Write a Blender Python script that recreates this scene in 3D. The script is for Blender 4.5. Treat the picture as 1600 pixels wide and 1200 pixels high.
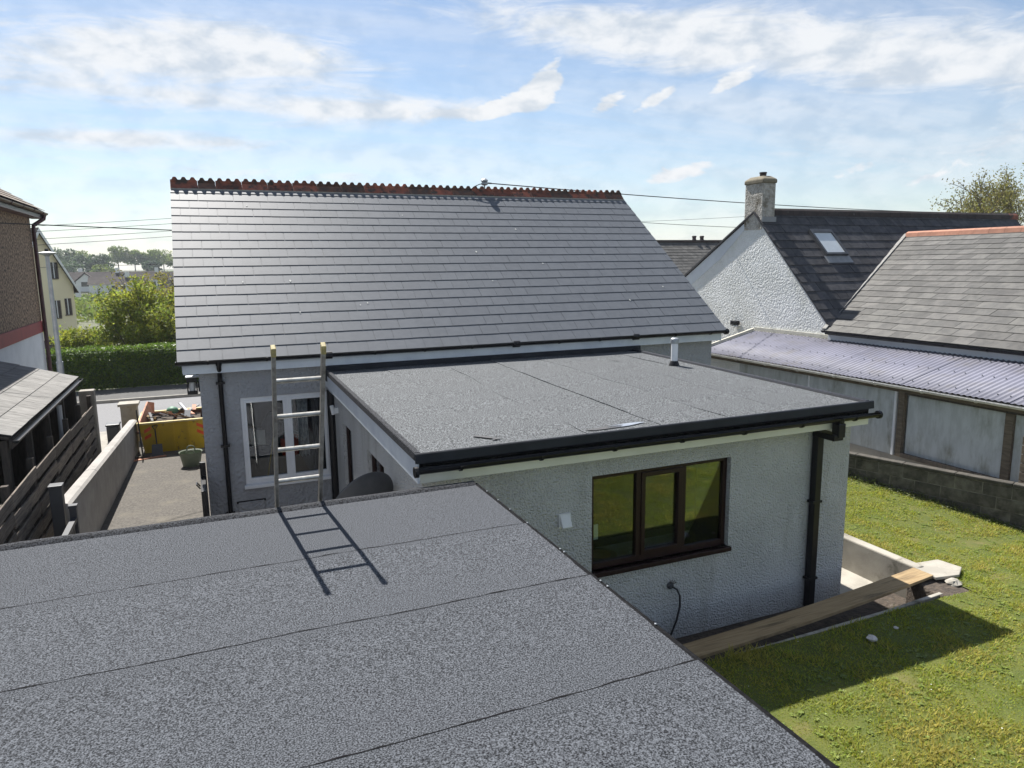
import bpy, math, random
import numpy as np
from mathutils import Vector, Matrix, noise
random.seed(7); RN = np.random.default_rng(11)
for o in list(bpy.data.objects): bpy.data.objects.remove(o)
scn = bpy.context.scene
COL = scn.collection
rad = math.radians

# ------------------------------------------------------------------ camera
F_PX, YAW, PITCH, ROLL = 1126.15, 0.39895, 0.16627, -0.012885
cam = bpy.data.cameras.new('camera'); camo = bpy.data.objects.new('camera', cam); COL.objects.link(camo)
cam.sensor_width = 36.0; cam.lens = F_PX / 1600 * 36; cam.clip_start = 0.05; cam.clip_end = 6000
_f = Vector((math.sin(YAW)*math.cos(PITCH), math.cos(YAW)*math.cos(PITCH), -math.sin(PITCH)))
_r = Vector((math.cos(YAW), -math.sin(YAW), 0)); _u = _r.cross(_f)
_r2 = math.cos(ROLL)*_r + math.sin(ROLL)*_u; _u2 = -math.sin(ROLL)*_r + math.cos(ROLL)*_u
camo.matrix_world = Matrix(((_r2.x, _u2.x, -_f.x, 0), (_r2.y, _u2.y, -_f.y, 0), (_r2.z, _u2.z, -_f.z, 5.0), (0, 0, 0, 1)))
scn.camera = camo

# ------------------------------------------------------------------ light
SUN = Vector((-0.075, 0.62, 0.78)).normalized()          # towards the sun
sl = bpy.data.lights.new('sun', 'SUN'); sl.energy = 5.0; sl.angle = rad(0.53); sl.color = (1.0, 0.96, 0.90)
so = bpy.data.objects.new('sun', sl); COL.objects.link(so)
so.rotation_euler = SUN.to_track_quat('Z', 'Y').to_euler(); so.location = (0, 0, 60)

vs = scn.view_settings
vs.view_transform = 'Standard'; vs.look = 'None'; vs.exposure = 1.0; vs.gamma = 1.0; vs.use_curve_mapping = False

world = bpy.data.worlds.new('World'); scn.world = world; world.use_nodes = True
def build_world():
    nt = world.node_tree; nt.nodes.clear(); N = nt.nodes.new; L = nt.links.new
    out = N('ShaderNodeOutputWorld'); bg = N('ShaderNodeBackground'); bg.inputs[1].default_value = 0.062
    sky = N('ShaderNodeTexSky'); sky.sky_type = 'NISHITA'; sky.sun_disc = False
    sky.sun_elevation = math.asin(SUN.z); sky.sun_rotation = math.atan2(SUN.x, SUN.y)
    sky.altitude = 50; sky.air_density = 1.0; sky.dust_density = 0.3; sky.ozone_density = 2.0
    tc = N('ShaderNodeTexCoord'); sep = N('ShaderNodeSeparateXYZ'); L(tc.outputs['Generated'], sep.inputs[0])
    def m(op, a, b=None, c=None, clamp=False):
        n = N('ShaderNodeMath'); n.operation = op; n.use_clamp = clamp
        for i, v in enumerate((a, b, c)):
            if v is None: continue
            if isinstance(v, (int, float)): n.inputs[i].default_value = v
            else: L(v, n.inputs[i])
        return n.outputs[0]
    az = m('ARCTAN2', sep.outputs[0], sep.outputs[1]); el = m('ARCSINE', sep.outputs[2])
    zc = m('ADD', m('MAXIMUM', sep.outputs[2], 0.0), 0.10)
    px = m('DIVIDE', sep.outputs[0], zc); py = m('DIVIDE', sep.outputs[1], zc)
    cmb = N('ShaderNodeCombineXYZ'); L(px, cmb.inputs[0]); L(py, cmb.inputs[1])
    ae = N('ShaderNodeCombineXYZ'); L(az, ae.inputs[0]); L(el, ae.inputs[1])
    def nz(vec, scale, detail, rough, dist=0.0, rot=0.0, sc=(1, 1, 1), off=(0, 0, 0)):
        mp = N('ShaderNodeMapping'); mp.inputs['Rotation'].default_value = (0, 0, rot); mp.inputs['Scale'].default_value = sc
        mp.inputs['Location'].default_value = off; L(vec, mp.inputs[0])
        n = N('ShaderNodeTexNoise'); n.inputs['Scale'].default_value = scale; n.inputs['Detail'].default_value = detail
        n.inputs['Roughness'].default_value = rough; n.inputs['Distortion'].default_value = dist; L(mp.outputs[0], n.inputs['Vector'])
        return n.outputs['Fac']
    def ss(x, lo, hi):
        n = N('ShaderNodeMapRange'); n.interpolation_type = 'SMOOTHSTEP'; L(x, n.inputs[0])
        n.inputs[1].default_value = lo; n.inputs[2].default_value = hi; return n.outputs[0]
    # high thin streaks over the whole sky
    streak = nz(cmb.outputs[0], 0.55, 12, 0.66, 0.8, rad(24), (0.55, 2.0, 1), (3.1, 0.4, 0))
    veil = nz(cmb.outputs[0], 0.22, 5, 0.5, 0.3, rad(20), (0.6, 1.6, 1), (1.3, 7.4, 0))
    fine = nz(ae.outputs[0], 10, 13, 0.70, 1.1, rad(-9), (0.55, 2.9, 1), (0.3, 1.7, 0))
    puff = nz(ae.outputs[0], 24, 12, 0.66, 0.6, rad(-28), (0.8, 1.8, 1), (5.2, 0.6, 0))
    def blob(a0, e0, wa, we, k, amp):
        da = m('SUBTRACT', az, a0); de = m('SUBTRACT', m('SUBTRACT', el, e0), m('MULTIPLY', da, k))
        q = m('ADD', m('POWER', m('ABSOLUTE', m('DIVIDE', da, wa)), 2.0), m('POWER', m('ABSOLUTE', m('DIVIDE', de, we)), 2.0))
        return m('MULTIPLY', m('EXPONENT', m('MULTIPLY', q, -1.0)), amp)
    def total(lst):
        t = blob(*lst[0])
        for b in lst[1:]: t = m('ADD', t, blob(*b))
        return t
    BANKS = CLOUD_BANKS; PUFFS = CLOUD_PUFFS
    bank = total(BANKS); pf = total(PUFFS)
    a = ss(m('ADD', fine, m('MULTIPLY', bank, 0.60)), 0.48, 0.98)
    b = ss(m('ADD', puff, m('MULTIPLY', pf, 0.62)), 0.76, 1.0)
    c = m('MULTIPLY', ss(m('ADD', streak, m('MULTIPLY', veil, 0.35)), 0.50, 0.95), 0.58)
    low = m('MULTIPLY', m('EXPONENT', m('MULTIPLY', m('MAXIMUM', el, 0.0), -7.0)), 0.34)
    cov = m('MAXIMUM', m('MAXIMUM', m('MULTIPLY', a, 0.95), m('MULTIPLY', b, 1.0)), c)
    cov = m('SUBTRACT', 1.0, m('MULTIPLY', m('SUBTRACT', 1.0, cov, None, True), m('SUBTRACT', 1.0, low)), None, True)
    shade = nz(ae.outputs[0], 20, 5, 0.55, 0.2, 0, (1, 1.8, 1), (2.2, 9.1, 0))
    cc = N('ShaderNodeMix'); cc.data_type = 'RGBA'; L(ss(shade, 0.3, 0.62), cc.inputs[0])
    cc.inputs[6].default_value = (5.0, 5.6, 6.35, 1); cc.inputs[7].default_value = (7.4, 7.55, 7.75, 1)
    mix = N('ShaderNodeMix'); mix.data_type = 'RGBA'; L(cov, mix.inputs[0]); L(sky.outputs[0], mix.inputs[6]); L(cc.outputs[2], mix.inputs[7])
    L(mix.outputs[2], bg.inputs[0]); L(bg.outputs[0], out.inputs[0])
# direction (azimuth, elevation), half widths, tilt, weight of the cloud banks seen over the roofs
CLOUD_BANKS = [(0.06, 0.255, 0.15, 0.035, -0.05, 0.85), (-0.10, 0.235, 0.14, 0.03, 0.1, 0.65), (-0.02, 0.20, 0.22, 0.014, 0.02, 0.5), (0.24, 0.195, 0.16, 0.014, 0.05, 0.75),
               (-0.06, 0.150, 0.16, 0.012, 0.0, 0.75), (0.55, 0.285, 0.20, 0.030, -0.08, 0.7), (0.80, 0.245, 0.30, 0.034, -0.12, 0.75), (0.98, 0.20, 0.16, 0.022, -0.1, 0.6),
               (0.95, 0.13, 0.2, 0.03, 0.0, 0.35), (0.12, 0.11, 0.35, 0.02, 0.0, 0.3)]
CLOUD_PUFFS = [(0.448, 0.228, 0.028, 0.028, 0.55, 1.0), (0.40, 0.205, 0.05, 0.016, 0.3, 0.9), (0.53, 0.203, 0.028, 0.014, 0.35, 0.85), (0.59, 0.203, 0.035, 0.013, 0.45, 0.85), (0.685, 0.219, 0.05, 0.014, 0.5, 0.95),
               (0.62, 0.113, 0.065, 0.016, 0.22, 0.85), (0.83, 0.105, 0.05, 0.015, 0.3, 0.6), (0.93, 0.10, 0.07, 0.018, 0.35, 0.65), (0.98, 0.247, 0.03, 0.009, 0.1, 0.6),
               (0.30, 0.193, 0.12, 0.012, 0.05, 0.8), (0.12, 0.262, 0.09, 0.02, -0.1, 0.7), (0.22, 0.152, 0.05, 0.007, 0.1, 0.5)]
build_world()
scn.render.engine = 'CYCLES'
scn.cycles.max_bounces = 6; scn.cycles.diffuse_bounces = 3; scn.cycles.glossy_bounces = 3; scn.cycles.transmission_bounces = 4; scn.cycles.transparent_max_bounces = 12

# ------------------------------------------------------------------ materials
MATS = {}
def M(name, c1, c2=None, scale=4.0, detail=6, rough=0.8, bump=0.0, bscale=60.0, bdist=0.01, bdetail=3, c3=None, s3=1.2, lo3=0.55, hi3=0.7,
      spec=0.5, metal=0.0, rnd=0.0, stretch=(1, 1, 1), s3str=(1, 1, 1), translucent=0.0, lo=0.35, hi=0.65, voro=0.0, rnd_hue=0.0, coat=0.0):
    if name in MATS: return MATS[name]
    mt = bpy.data.materials.new(name); mt.use_nodes = True; nt = mt.node_tree; N = nt.nodes.new; L = nt.links.new
    p = nt.nodes['Principled BSDF']; out = nt.nodes['Material Output']
    p.inputs['Roughness'].default_value = rough; p.inputs['Specular IOR Level'].default_value = spec; p.inputs['Metallic'].default_value = metal
    p.inputs['Coat Weight'].default_value = coat
    geo = N('ShaderNodeNewGeometry')
    def noise_(sc, det, st, ro=0.6):
        mp = N('ShaderNodeMapping'); mp.inputs['Scale'].default_value = st; L(geo.outputs['Position'], mp.inputs[0])
        n = N('ShaderNodeTexNoise'); n.inputs['Scale'].default_value = sc; n.inputs['Detail'].default_value = det; n.inputs['Roughness'].default_value = ro
        L(mp.outputs[0], n.inputs['Vector']); return n.outputs['Fac']
    def rng_(x, a, b):
        n = N('ShaderNodeMapRange'); n.interpolation_type = 'SMOOTHSTEP'; L(x, n.inputs[0]); n.inputs[1].default_value = a; n.inputs[2].default_value = b; return n.outputs[0]
    def mixc(f, a, b):
        n = N('ShaderNodeMix'); n.data_type = 'RGBA'; L(f, n.inputs[0])
        for i, v in ((6, a), (7, b)):
            if isinstance(v, tuple): n.inputs[i].default_value = (*v, 1)
            else: L(v, n.inputs[i])
        return n.outputs[2]
    c2 = c2 or tuple(x*0.85 for x in c1)
    col = mixc(rng_(noise_(scale, detail, stretch), lo, hi), c1, c2)
    if c3: col = mixc(rng_(noise_(s3, 7, s3str, 0.65), lo3, hi3), col, c3)
    if rnd or rnd_hue:
        oi = N('ShaderNodeObjectInfo'); a = N('ShaderNodeMath'); a.operation = 'ADD'; L(oi.outputs['Random'], a.inputs[0]); L(geo.outputs['Random Per Island'], a.inputs[1])
        fr = N('ShaderNodeMath'); fr.operation = 'FRACT'; L(a.outputs[0], fr.inputs[0])
        mr = N('ShaderNodeMapRange'); L(fr.outputs[0], mr.inputs[0]); mr.inputs[3].default_value = 1-rnd; mr.inputs[4].default_value = 1+rnd
        h = N('ShaderNodeHueSaturation'); L(mr.outputs[0], h.inputs['Value']); L(col, h.inputs['Color'])
        if rnd_hue:
            m2 = N('ShaderNodeMath'); m2.operation = 'MULTIPLY'; L(fr.outputs[0], m2.inputs[0]); m2.inputs[1].default_value = 7.31
            f2 = N('ShaderNodeMath'); f2.operation = 'FRACT'; L(m2.outputs[0], f2.inputs[0])
            m3 = N('ShaderNodeMapRange'); L(f2.outputs[0], m3.inputs[0]); m3.inputs[3].default_value = 0.5-rnd_hue; m3.inputs[4].default_value = 0.5+rnd_hue
            L(m3.outputs[0], h.inputs['Hue'])
        col = h.outputs[0]
    L(col, p.inputs['Base Color'])
    if bump:
        b = N('ShaderNodeBump'); b.inputs['Strength'].default_value = bump; b.inputs['Distance'].default_value = bdist
        hgt = noise_(bscale, bdetail, (1, 1, 1))
        if voro:
            v = N('ShaderNodeTexVoronoi'); v.feature = 'SMOOTH_F1'; v.inputs['Scale'].default_value = voro; L(geo.outputs['Position'], v.inputs['Vector'])
            s = N('ShaderNodeMath'); s.operation = 'SUBTRACT'; L(hgt, s.inputs[0]); L(v.outputs['Distance'], s.inputs[1]); hgt = s.outputs[0]
        L(hgt, b.inputs['Height']); L(b.outputs[0], p.inputs['Normal'])
    if translucent:
        tr = N('ShaderNodeBsdfTranslucent'); L(col, tr.inputs[0]); mx = N('ShaderNodeMixShader'); mx.inputs[0].default_value = translucent
        L(p.outputs[0], mx.inputs[1]); L(tr.outputs[0], mx.inputs[2]); L(mx.outputs[0], out.inputs[0])
    MATS[name] = mt; return mt

def glass_mat(name, tint=(0.8, 0.85, 0.85), refl=0.16):
    mt = bpy.data.materials.new(name); mt.use_nodes = True; nt = mt.node_tree; N = nt.nodes.new; L = nt.links.new
    nt.nodes.remove(nt.nodes['Principled BSDF']); out = nt.nodes['Material Output']
    t = N('ShaderNodeBsdfTransparent'); t.inputs[0].default_value = (*tint, 1); g = N('ShaderNodeBsdfGlossy'); g.inputs['Roughness'].default_value = 0.01; g.inputs['Color'].default_value = (0.80, 0.82, 0.88, 1)
    fr = N('ShaderNodeFresnel'); fr.inputs[0].default_value = 1.5
    ad = N('ShaderNodeMath'); ad.operation = 'ADD'; ad.use_clamp = True; L(fr.outputs[0], ad.inputs[0]); ad.inputs[1].default_value = refl - 0.04
    mx = N('ShaderNodeMixShader'); L(ad.outputs[0], mx.inputs[0]); L(t.outputs[0], mx.inputs[1]); L(g.outputs[0], mx.inputs[2]); L(mx.outputs[0], out.inputs[0])
    return mt

FELT = M('mineral_felt', (0.004, 0.0046, 0.006), (0.142, 0.153, 0.172), scale=112, detail=4, lo=0.34, hi=0.72, rough=0.9, bump=0.1, bscale=130, bdist=0.003, c3=(0.068, 0.073, 0.082), s3=0.7, lo3=0.5, hi3=1.3, spec=0.15, rnd=0.05)
FELT2 = M('mineral_felt_pale', (0.010, 0.0115, 0.0135), (0.20, 0.212, 0.222), scale=66, detail=4, lo=0.38, hi=0.67, rough=0.85, bump=0.15, bscale=80, bdist=0.004, c3=(0.092, 0.098, 0.102), s3=1.1, lo3=0.5, hi3=1.25, spec=0.2, rnd=0.03)
BITUMEN = M('bitumen', (0.006, 0.006, 0.007), (0.012, 0.012, 0.013), scale=30, rough=0.95, spec=0.08)
TRIM = M('black_trim', (0.010, 0.012, 0.018), (0.016, 0.019, 0.027), scale=3, rough=0.55, spec=0.3, bump=0.03, bscale=20)
TRIMF = M('felt_kerb_face', (0.007, 0.0072, 0.008), (0.075, 0.078, 0.086), scale=75, rough=0.9, spec=0.1, bump=0.15, bscale=90, bdist=0.004)
PLASTIC = M('black_plastic', (0.006, 0.006, 0.008), (0.010, 0.010, 0.012), scale=5, rough=0.38, spec=0.3)
RENDERG = M('grey_roughcast', (0.60, 0.605, 0.60), (0.53, 0.535, 0.53), scale=1.2, rough=0.92, bump=1.0, bscale=36, bdist=0.035, bdetail=4, spec=0.2, voro=42, c3=(0.40, 0.40, 0.375), s3=1.7, lo3=0.50, hi3=0.80, s3str=(1.6, 1.6, 0.28))
RENDERS = M('grey_smooth_render', (0.38, 0.385, 0.40), (0.33, 0.335, 0.35), scale=1.5, rough=0.9, bump=1.0, bscale=20, bdist=0.03, spec=0.2, voro=22, c3=(0.27, 0.275, 0.285), s3=0.8, lo3=0.6, hi3=0.9)
UPVC = M('white_upvc', (0.78, 0.79, 0.80), (0.72, 0.73, 0.75), scale=3, rough=0.35)
FASCW = M('fascia_white', (0.66, 0.70, 0.74), (0.56, 0.60, 0.66), scale=2.5, rough=0.45, c3=(0.42, 0.45, 0.48), s3=1.4, lo3=0.62, hi3=0.85, s3str=(1, 1, 4))
FASCC = M('fascia_cream', (0.74, 0.74, 0.64), (0.66, 0.66, 0.56), scale=2, rough=0.4)
BROWN = M('brown_frame', (0.026, 0.010, 0.009), (0.016, 0.007, 0.007), scale=8, rough=0.4, spec=0.3, stretch=(1, 1, 6))
GLASS = glass_mat('window_glass', (0.80, 0.86, 0.83), 0.08)
GLASSW = glass_mat('house_window_glass', (0.8, 0.84, 0.86), 0.05)
GLASSL = glass_mat('lamp_glass', (0.9, 0.9, 0.9), 0.2)
SLATE = M('new_fibre_slate', (0.108, 0.118, 0.134), (0.120, 0.130, 0.146), scale=7, rough=0.55, rnd=0.04, spec=0.15, bump=0.08, bscale=45, bdist=0.004, c3=(0.142, 0.148, 0.160), s3=3.0, lo3=0.6, hi3=0.9)
SLATEN = M('old_dark_slate', (0.038, 0.038, 0.043), (0.065, 0.063, 0.065), scale=6, rough=0.65, rnd=0.28, spec=0.3, bump=0.4, bscale=25, bdist=0.008, c3=(0.10, 0.088, 0.068), s3=4, lo3=0.62, hi3=0.85)
SLATEW = M('old_grey_slate', (0.070, 0.068, 0.064), (0.105, 0.101, 0.093), scale=5, rough=0.65, rnd=0.25, spec=0.3, bump=0.4, bscale=25, bdist=0.008, c3=(0.05, 0.05, 0.05), s3=2.5, lo3=0.55, hi3=0.8, rnd_hue=0.01)
TERRA = M('weathered_terracotta', (0.27, 0.085, 0.05), (0.17, 0.06, 0.04), scale=6, rough=0.85, rnd=0.35, bump=0.5, bscale=40, bdist=0.006, c3=(0.055, 0.042, 0.034), s3=5, lo3=0.46, hi3=0.62)
TERRAD = M('dark_terracotta', (0.06, 0.04, 0.033), (0.12, 0.06, 0.04), scale=6, rough=0.9, rnd=0.3, bump=0.6, bscale=40, bdist=0.008, c3=(0.32, 0.21, 0.045), s3=6, lo3=0.64, hi3=0.72)
TERRAN = M('clean_terracotta', (0.38, 0.175, 0.11), (0.30, 0.135, 0.085), scale=5, rough=0.8, rnd=0.15, bump=0.2, bscale=30, c3=(0.30, 0.16, 0.11), s3=3, lo3=0.6, hi3=0.8)
RIDGEO = M('old_ridge', (0.045, 0.033, 0.031), (0.032, 0.026, 0.026), scale=6, rough=0.9, rnd=0.25, c3=(0.24, 0.22, 0.20), s3=6, lo3=0.66, hi3=0.72, bump=0.4, bscale=30)
MORTAR = M('mortar', (0.36, 0.34, 0.31), (0.28, 0.27, 0.25), scale=12, rough=0.95, bump=0.5, bscale=50)
ALU = M('worn_aluminium', (0.46, 0.45, 0.42), (0.34, 0.33, 0.30), scale=14, rough=0.38, metal=0.9, c3=(0.20, 0.185, 0.16), s3=9, lo3=0.5, hi3=0.75)
CAPY = M('yellow_cap', (0.46, 0.38, 0.16), (0.30, 0.25, 0.13), scale=40, rough=0.7)
ROUGHW = M('white_pebbledash', (0.78, 0.79, 0.78), (0.68, 0.69, 0.67), scale=1.5, rough=0.95, bump=0.9, bscale=22, bdist=0.035, bdetail=4, voro=20, spec=0.2, c3=(0.50, 0.51, 0.40), s3=0.6, lo3=0.58, hi3=0.82, s3str=(1, 1, 0.5))
SMOOTHW = M('white_smooth_render', (0.62, 0.65, 0.68), (0.54, 0.57, 0.60), scale=1, rough=0.9, spec=0.2, c3=(0.4, 0.41, 0.38), s3=0.9, lo3=0.6, hi3=0.85)
CHIM = M('chimney_pebbledash', (0.50, 0.48, 0.44), (0.34, 0.32, 0.28), scale=9, rough=0.95, bump=1.0, bscale=22, bdist=0.05, voro=18, c3=(0.16, 0.14, 0.10), s3=3.5, lo3=0.5, hi3=0.68)
CONC = M('concrete', (0.34, 0.32, 0.28), (0.27, 0.255, 0.225), scale=3, rough=0.93, bump=0.4, bscale=45, bdist=0.006, c3=(0.15, 0.14, 0.11), s3=2.2, lo3=0.55, hi3=0.8)
CONCL = M('pale_concrete', (0.38, 0.355, 0.305), (0.30, 0.28, 0.24), scale=3, rough=0.93, bump=0.4, bscale=45, bdist=0.005, c3=(0.10, 0.09, 0.065), s3=2.2, lo3=0.54, hi3=0.74)
BLOCK = M('weathered_block', (0.085, 0.078, 0.068), (0.15, 0.138, 0.118), scale=7, rough=0.95, rnd=0.2, bump=0.8, bscale=40, bdist=0.012, c3=(0.032, 0.029, 0.024), s3=3, lo3=0.45, hi3=0.7)
WOODP = M('scaffold_board', (0.36, 0.265, 0.15), (0.27, 0.19, 0.105), scale=5, rough=0.85, spec=0.2, stretch=(0.5, 9, 4), bump=0.4, bscale=30, c3=(0.12, 0.09, 0.055), s3=2, lo3=0.52, hi3=0.75, s3str=(0.6, 5, 1))
WOODF = M('grey_fence_board', (0.195, 0.165, 0.132), (0.095, 0.08, 0.066), scale=6, rough=0.9, stretch=(4, 0.5, 9), rnd=0.3, bump=0.6, bscale=30, bdist=0.006, c3=(0.036, 0.03, 0.026), s3=2.4, lo3=0.5, hi3=0.75, s3str=(1, 0.6, 3))
WOODD = M('dark_timber', (0.075, 0.062, 0.05), (0.045, 0.038, 0.032), scale=6, rough=0.9, stretch=(4, 4, 0.6), bump=0.3, bscale=30)
WOODL = M('brown_timber', (0.17, 0.135, 0.095), (0.10, 0.08, 0.058), scale=6, rough=0.9, stretch=(4, 0.6, 4), bump=0.3, bscale=30)
SOIL = M('soil', (0.085, 0.066, 0.05), (0.05, 0.04, 0.032), scale=9, rough=1.0, bump=1.0, bscale=20, bdist=0.03, c3=(0.20, 0.18, 0.15), s3=7, lo3=0.6, hi3=0.75)
LAWN = M('lawn_soil', (0.095, 0.105, 0.018), (0.065, 0.085, 0.013), scale=2.5, rough=1.0, bump=0.6, bscale=40, bdist=0.015, c3=(0.15, 0.125, 0.045), s3=1.4, lo3=0.54, hi3=0.74)
DRIVE = M('gravelly_tarmac', (0.135, 0.125, 0.112), (0.085, 0.079, 0.071), scale=22, rough=0.95, spec=0.2, bump=0.6, bscale=60, bdist=0.012, c3=(0.17, 0.155, 0.125), s3=1.2, lo3=0.5, hi3=0.8)
ROAD = M('asphalt', (0.15, 0.15, 0.155), (0.12, 0.12, 0.125), scale=12, rough=0.8, bump=0.3, bscale=40, c3=(0.08, 0.08, 0.085), s3=0.35, lo3=0.5, hi3=0.75, s3str=(0.3, 1, 1))
PAVE = M('pavement', (0.08, 0.078, 0.076), (0.06, 0.06, 0.058), scale=8, rough=0.92, bump=0.3, bscale=40)
MARK = M('road_paint', (0.62, 0.62, 0.60), (0.5, 0.5, 0.48), scale=8, rough=0.8)
TERRAIN = M('fields', (0.10, 0.108, 0.065), (0.12, 0.125, 0.075), scale=0.02, rough=1.0, c3=(0.09, 0.095, 0.06), s3=0.008)
HEDGE = M('hedge_leaf', (0.085, 0.145, 0.016), (0.12, 0.19, 0.02), scale=3, rough=0.5, rnd=0.4, rnd_hue=0.02, translucent=0.5)
SHRUB = M('shrub_leaf', (0.27, 0.295, 0.04), (0.19, 0.235, 0.035), scale=0.8, rough=0.6, rnd=0.4, rnd_hue=0.025, translucent=0.55)
SHRUBY = M('yellow_leaf', (0.27, 0.23, 0.04), (0.20, 0.19, 0.04), scale=1, rough=0.6, rnd=0.4, rnd_hue=0.02, translucent=0.45)
OAK = M('oak_leaf', (0.21, 0.19, 0.045), (0.15, 0.15, 0.04), scale=1, rough=0.6, rnd=0.4, rnd_hue=0.025, translucent=0.45)
FART = M('far_leaf', (0.125, 0.175, 0.035), (0.16, 0.20, 0.045), scale=0.1, rough=0.7, rnd=0.35, rnd_hue=0.02, translucent=0.5)
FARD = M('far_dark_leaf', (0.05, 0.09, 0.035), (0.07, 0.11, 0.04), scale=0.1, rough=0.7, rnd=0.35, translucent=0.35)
BARK = M('bark', (0.11, 0.09, 0.07), (0.07, 0.055, 0.045), scale=10, rough=0.95, bump=0.5, bscale=20)
PEBB = M('brown_pebbledash', (0.32, 0.225, 0.15), (0.07, 0.05, 0.037), scale=14, detail=4, rough=0.95, bump=0.6, bscale=22, bdist=0.02, lo=0.42, hi=0.60)
REDP = M('red_paint', (0.25, 0.028, 0.032), (0.20, 0.024, 0.028), scale=3, rough=0.6)
MAROON = M('maroon_plastic', (0.075, 0.028, 0.032), (0.05, 0.02, 0.025), scale=4, rough=0.4)
CREAM = M('cream_render', (0.88, 0.78, 0.56), (0.82, 0.72, 0.52), scale=0.5, rough=0.9, spec=0.2)
STONE = M('base_stone', (0.16, 0.13, 0.11), (0.10, 0.08, 0.07), scale=3, rough=0.9)
FARROOF = M('far_roof', (0.050, 0.042, 0.040), (0.07, 0.06, 0.055), scale=0.6, rough=0.9, rnd=0.15, spec=0.15)
FARWALL = M('far_wall', (0.76, 0.76, 0.74), (0.70, 0.70, 0.68), scale=0.3, rough=0.9)
DARKGL = M('dark_pane', (0.02, 0.024, 0.028), (0.03, 0.034, 0.04), scale=2, rough=0.08, spec=0.8)
ASB = M('shed_tile', (0.22, 0.215, 0.205), (0.15, 0.147, 0.14), scale=4, rough=0.9, rnd=0.12, stretch=(1, 3, 1), bump=0.4, bscale=30, c3=(0.08, 0.078, 0.073), s3=3.5, lo3=0.50, hi3=0.75, s3str=(0.6, 3, 1))
ANTH = M('anthracite_metal', (0.022, 0.026, 0.034), (0.03, 0.034, 0.042), scale=3, rough=0.45)
WALLR = M('boundary_render', (0.36, 0.345, 0.325), (0.29, 0.277, 0.26), scale=2, rough=0.9, bump=0.4, bscale=40, bdist=0.008, c3=(0.19, 0.178, 0.165), s3=1.8, lo3=0.52, hi3=0.8)
SKIPY = M('skip_yellow', (0.56, 0.37, 0.012), (0.50, 0.33, 0.012), scale=3, rough=0.55, c3=(0.17, 0.12, 0.03), s3=4.5, lo3=0.56, hi3=0.70, bump=0.2, bscale=20, s3str=(1, 1, 0.7))
SKIPR = M('skip_rim', (0.60, 0.50, 0.24), (0.48, 0.38, 0.14), scale=5, rough=0.7)
SALMON = M('salmon_board', (0.52, 0.25, 0.16), (0.42, 0.19, 0.11), scale=2, rough=0.8, c3=(0.30, 0.16, 0.09), s3=4)
RUST = M('rust_inside', (0.19, 0.085, 0.05), (0.12, 0.06, 0.04), scale=5, rough=0.9)
ORANGE = M('orange_reflective', (0.72, 0.09, 0.015), (0.62, 0.07, 0.01), scale=5, rough=0.4)
TRUG = M('green_trug', (0.20, 0.235, 0.165), (0.16, 0.19, 0.13), scale=6, rough=0.5)
PVCPUR = M('mauve_corrugated_pvc', (0.205, 0.206, 0.256), (0.165, 0.167, 0.21), scale=1.2, rough=0.6, spec=0.2, c3=(0.15, 0.143, 0.145), s3=1.6, lo3=0.48, hi3=0.8)
PANEL = M('dirty_panel', (0.52, 0.55, 0.55), (0.43, 0.455, 0.45), scale=3, rough=0.5, stretch=(3, 3, 0.8), c3=(0.19, 0.185, 0.14), s3=2.4, lo3=0.46, hi3=0.80, s3str=(1.5, 1.5, 0.5))
GREYW = M('grey_white_gutter', (0.62, 0.61, 0.58), (0.5, 0.49, 0.46), scale=5, rough=0.5, c3=(0.3, 0.28, 0.24), s3=4)
LEAD = M('lead', (0.20, 0.21, 0.22), (0.26, 0.27, 0.28), scale=4, rough=0.6)
LEADW = M('pale_mortar_flashing', (0.62, 0.60, 0.50), (0.52, 0.50, 0.42), scale=5, rough=0.8, bump=0.3, bscale=30)
DISH = M('dish_grey', (0.05, 0.053, 0.06), (0.07, 0.074, 0.082), scale=4, rough=0.5)
GALV = M('galvanised', (0.40, 0.42, 0.44), (0.32, 0.34, 0.36), scale=5, rough=0.45, metal=0.6)
CABLE = M('cable_black', (0.02, 0.02, 0.022), (0.03, 0.03, 0.032), scale=5, rough=0.6)
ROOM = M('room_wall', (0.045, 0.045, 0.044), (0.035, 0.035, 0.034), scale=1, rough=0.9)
WORKT = M('worktop', (0.50, 0.51, 0.51), (0.42, 0.43, 0.43), scale=20, rough=0.4)
WOODB = M('wood_bowl', (0.36, 0.22, 0.10), (0.28, 0.16, 0.07), scale=8, rough=0.5)
LACE = M('lace_curtain', (0.66, 0.67, 0.68), (0.34, 0.35, 0.36), scale=14, rough=0.9, translucent=0.3)
DARKC = M('dark_cloth', (0.03, 0.033, 0.04), (0.05, 0.053, 0.06), scale=5, rough=0.9)
REDB = M('red_bucket', (0.56, 0.07, 0.03), (0.48, 0.06, 0.02), scale=4, rough=0.5)
CARD = M('card_box', (0.52, 0.47, 0.40), (0.44, 0.39, 0.33), scale=4, rough=0.8)
YSTICK = M('yellow_stick', (0.50, 0.36, 0.10), (0.42, 0.30, 0.08), scale=6, rough=0.6)
GREENB = M('green_sack', (0.05, 0.16, 0.09), (0.07, 0.2, 0.12), scale=6, rough=0.6)

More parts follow.
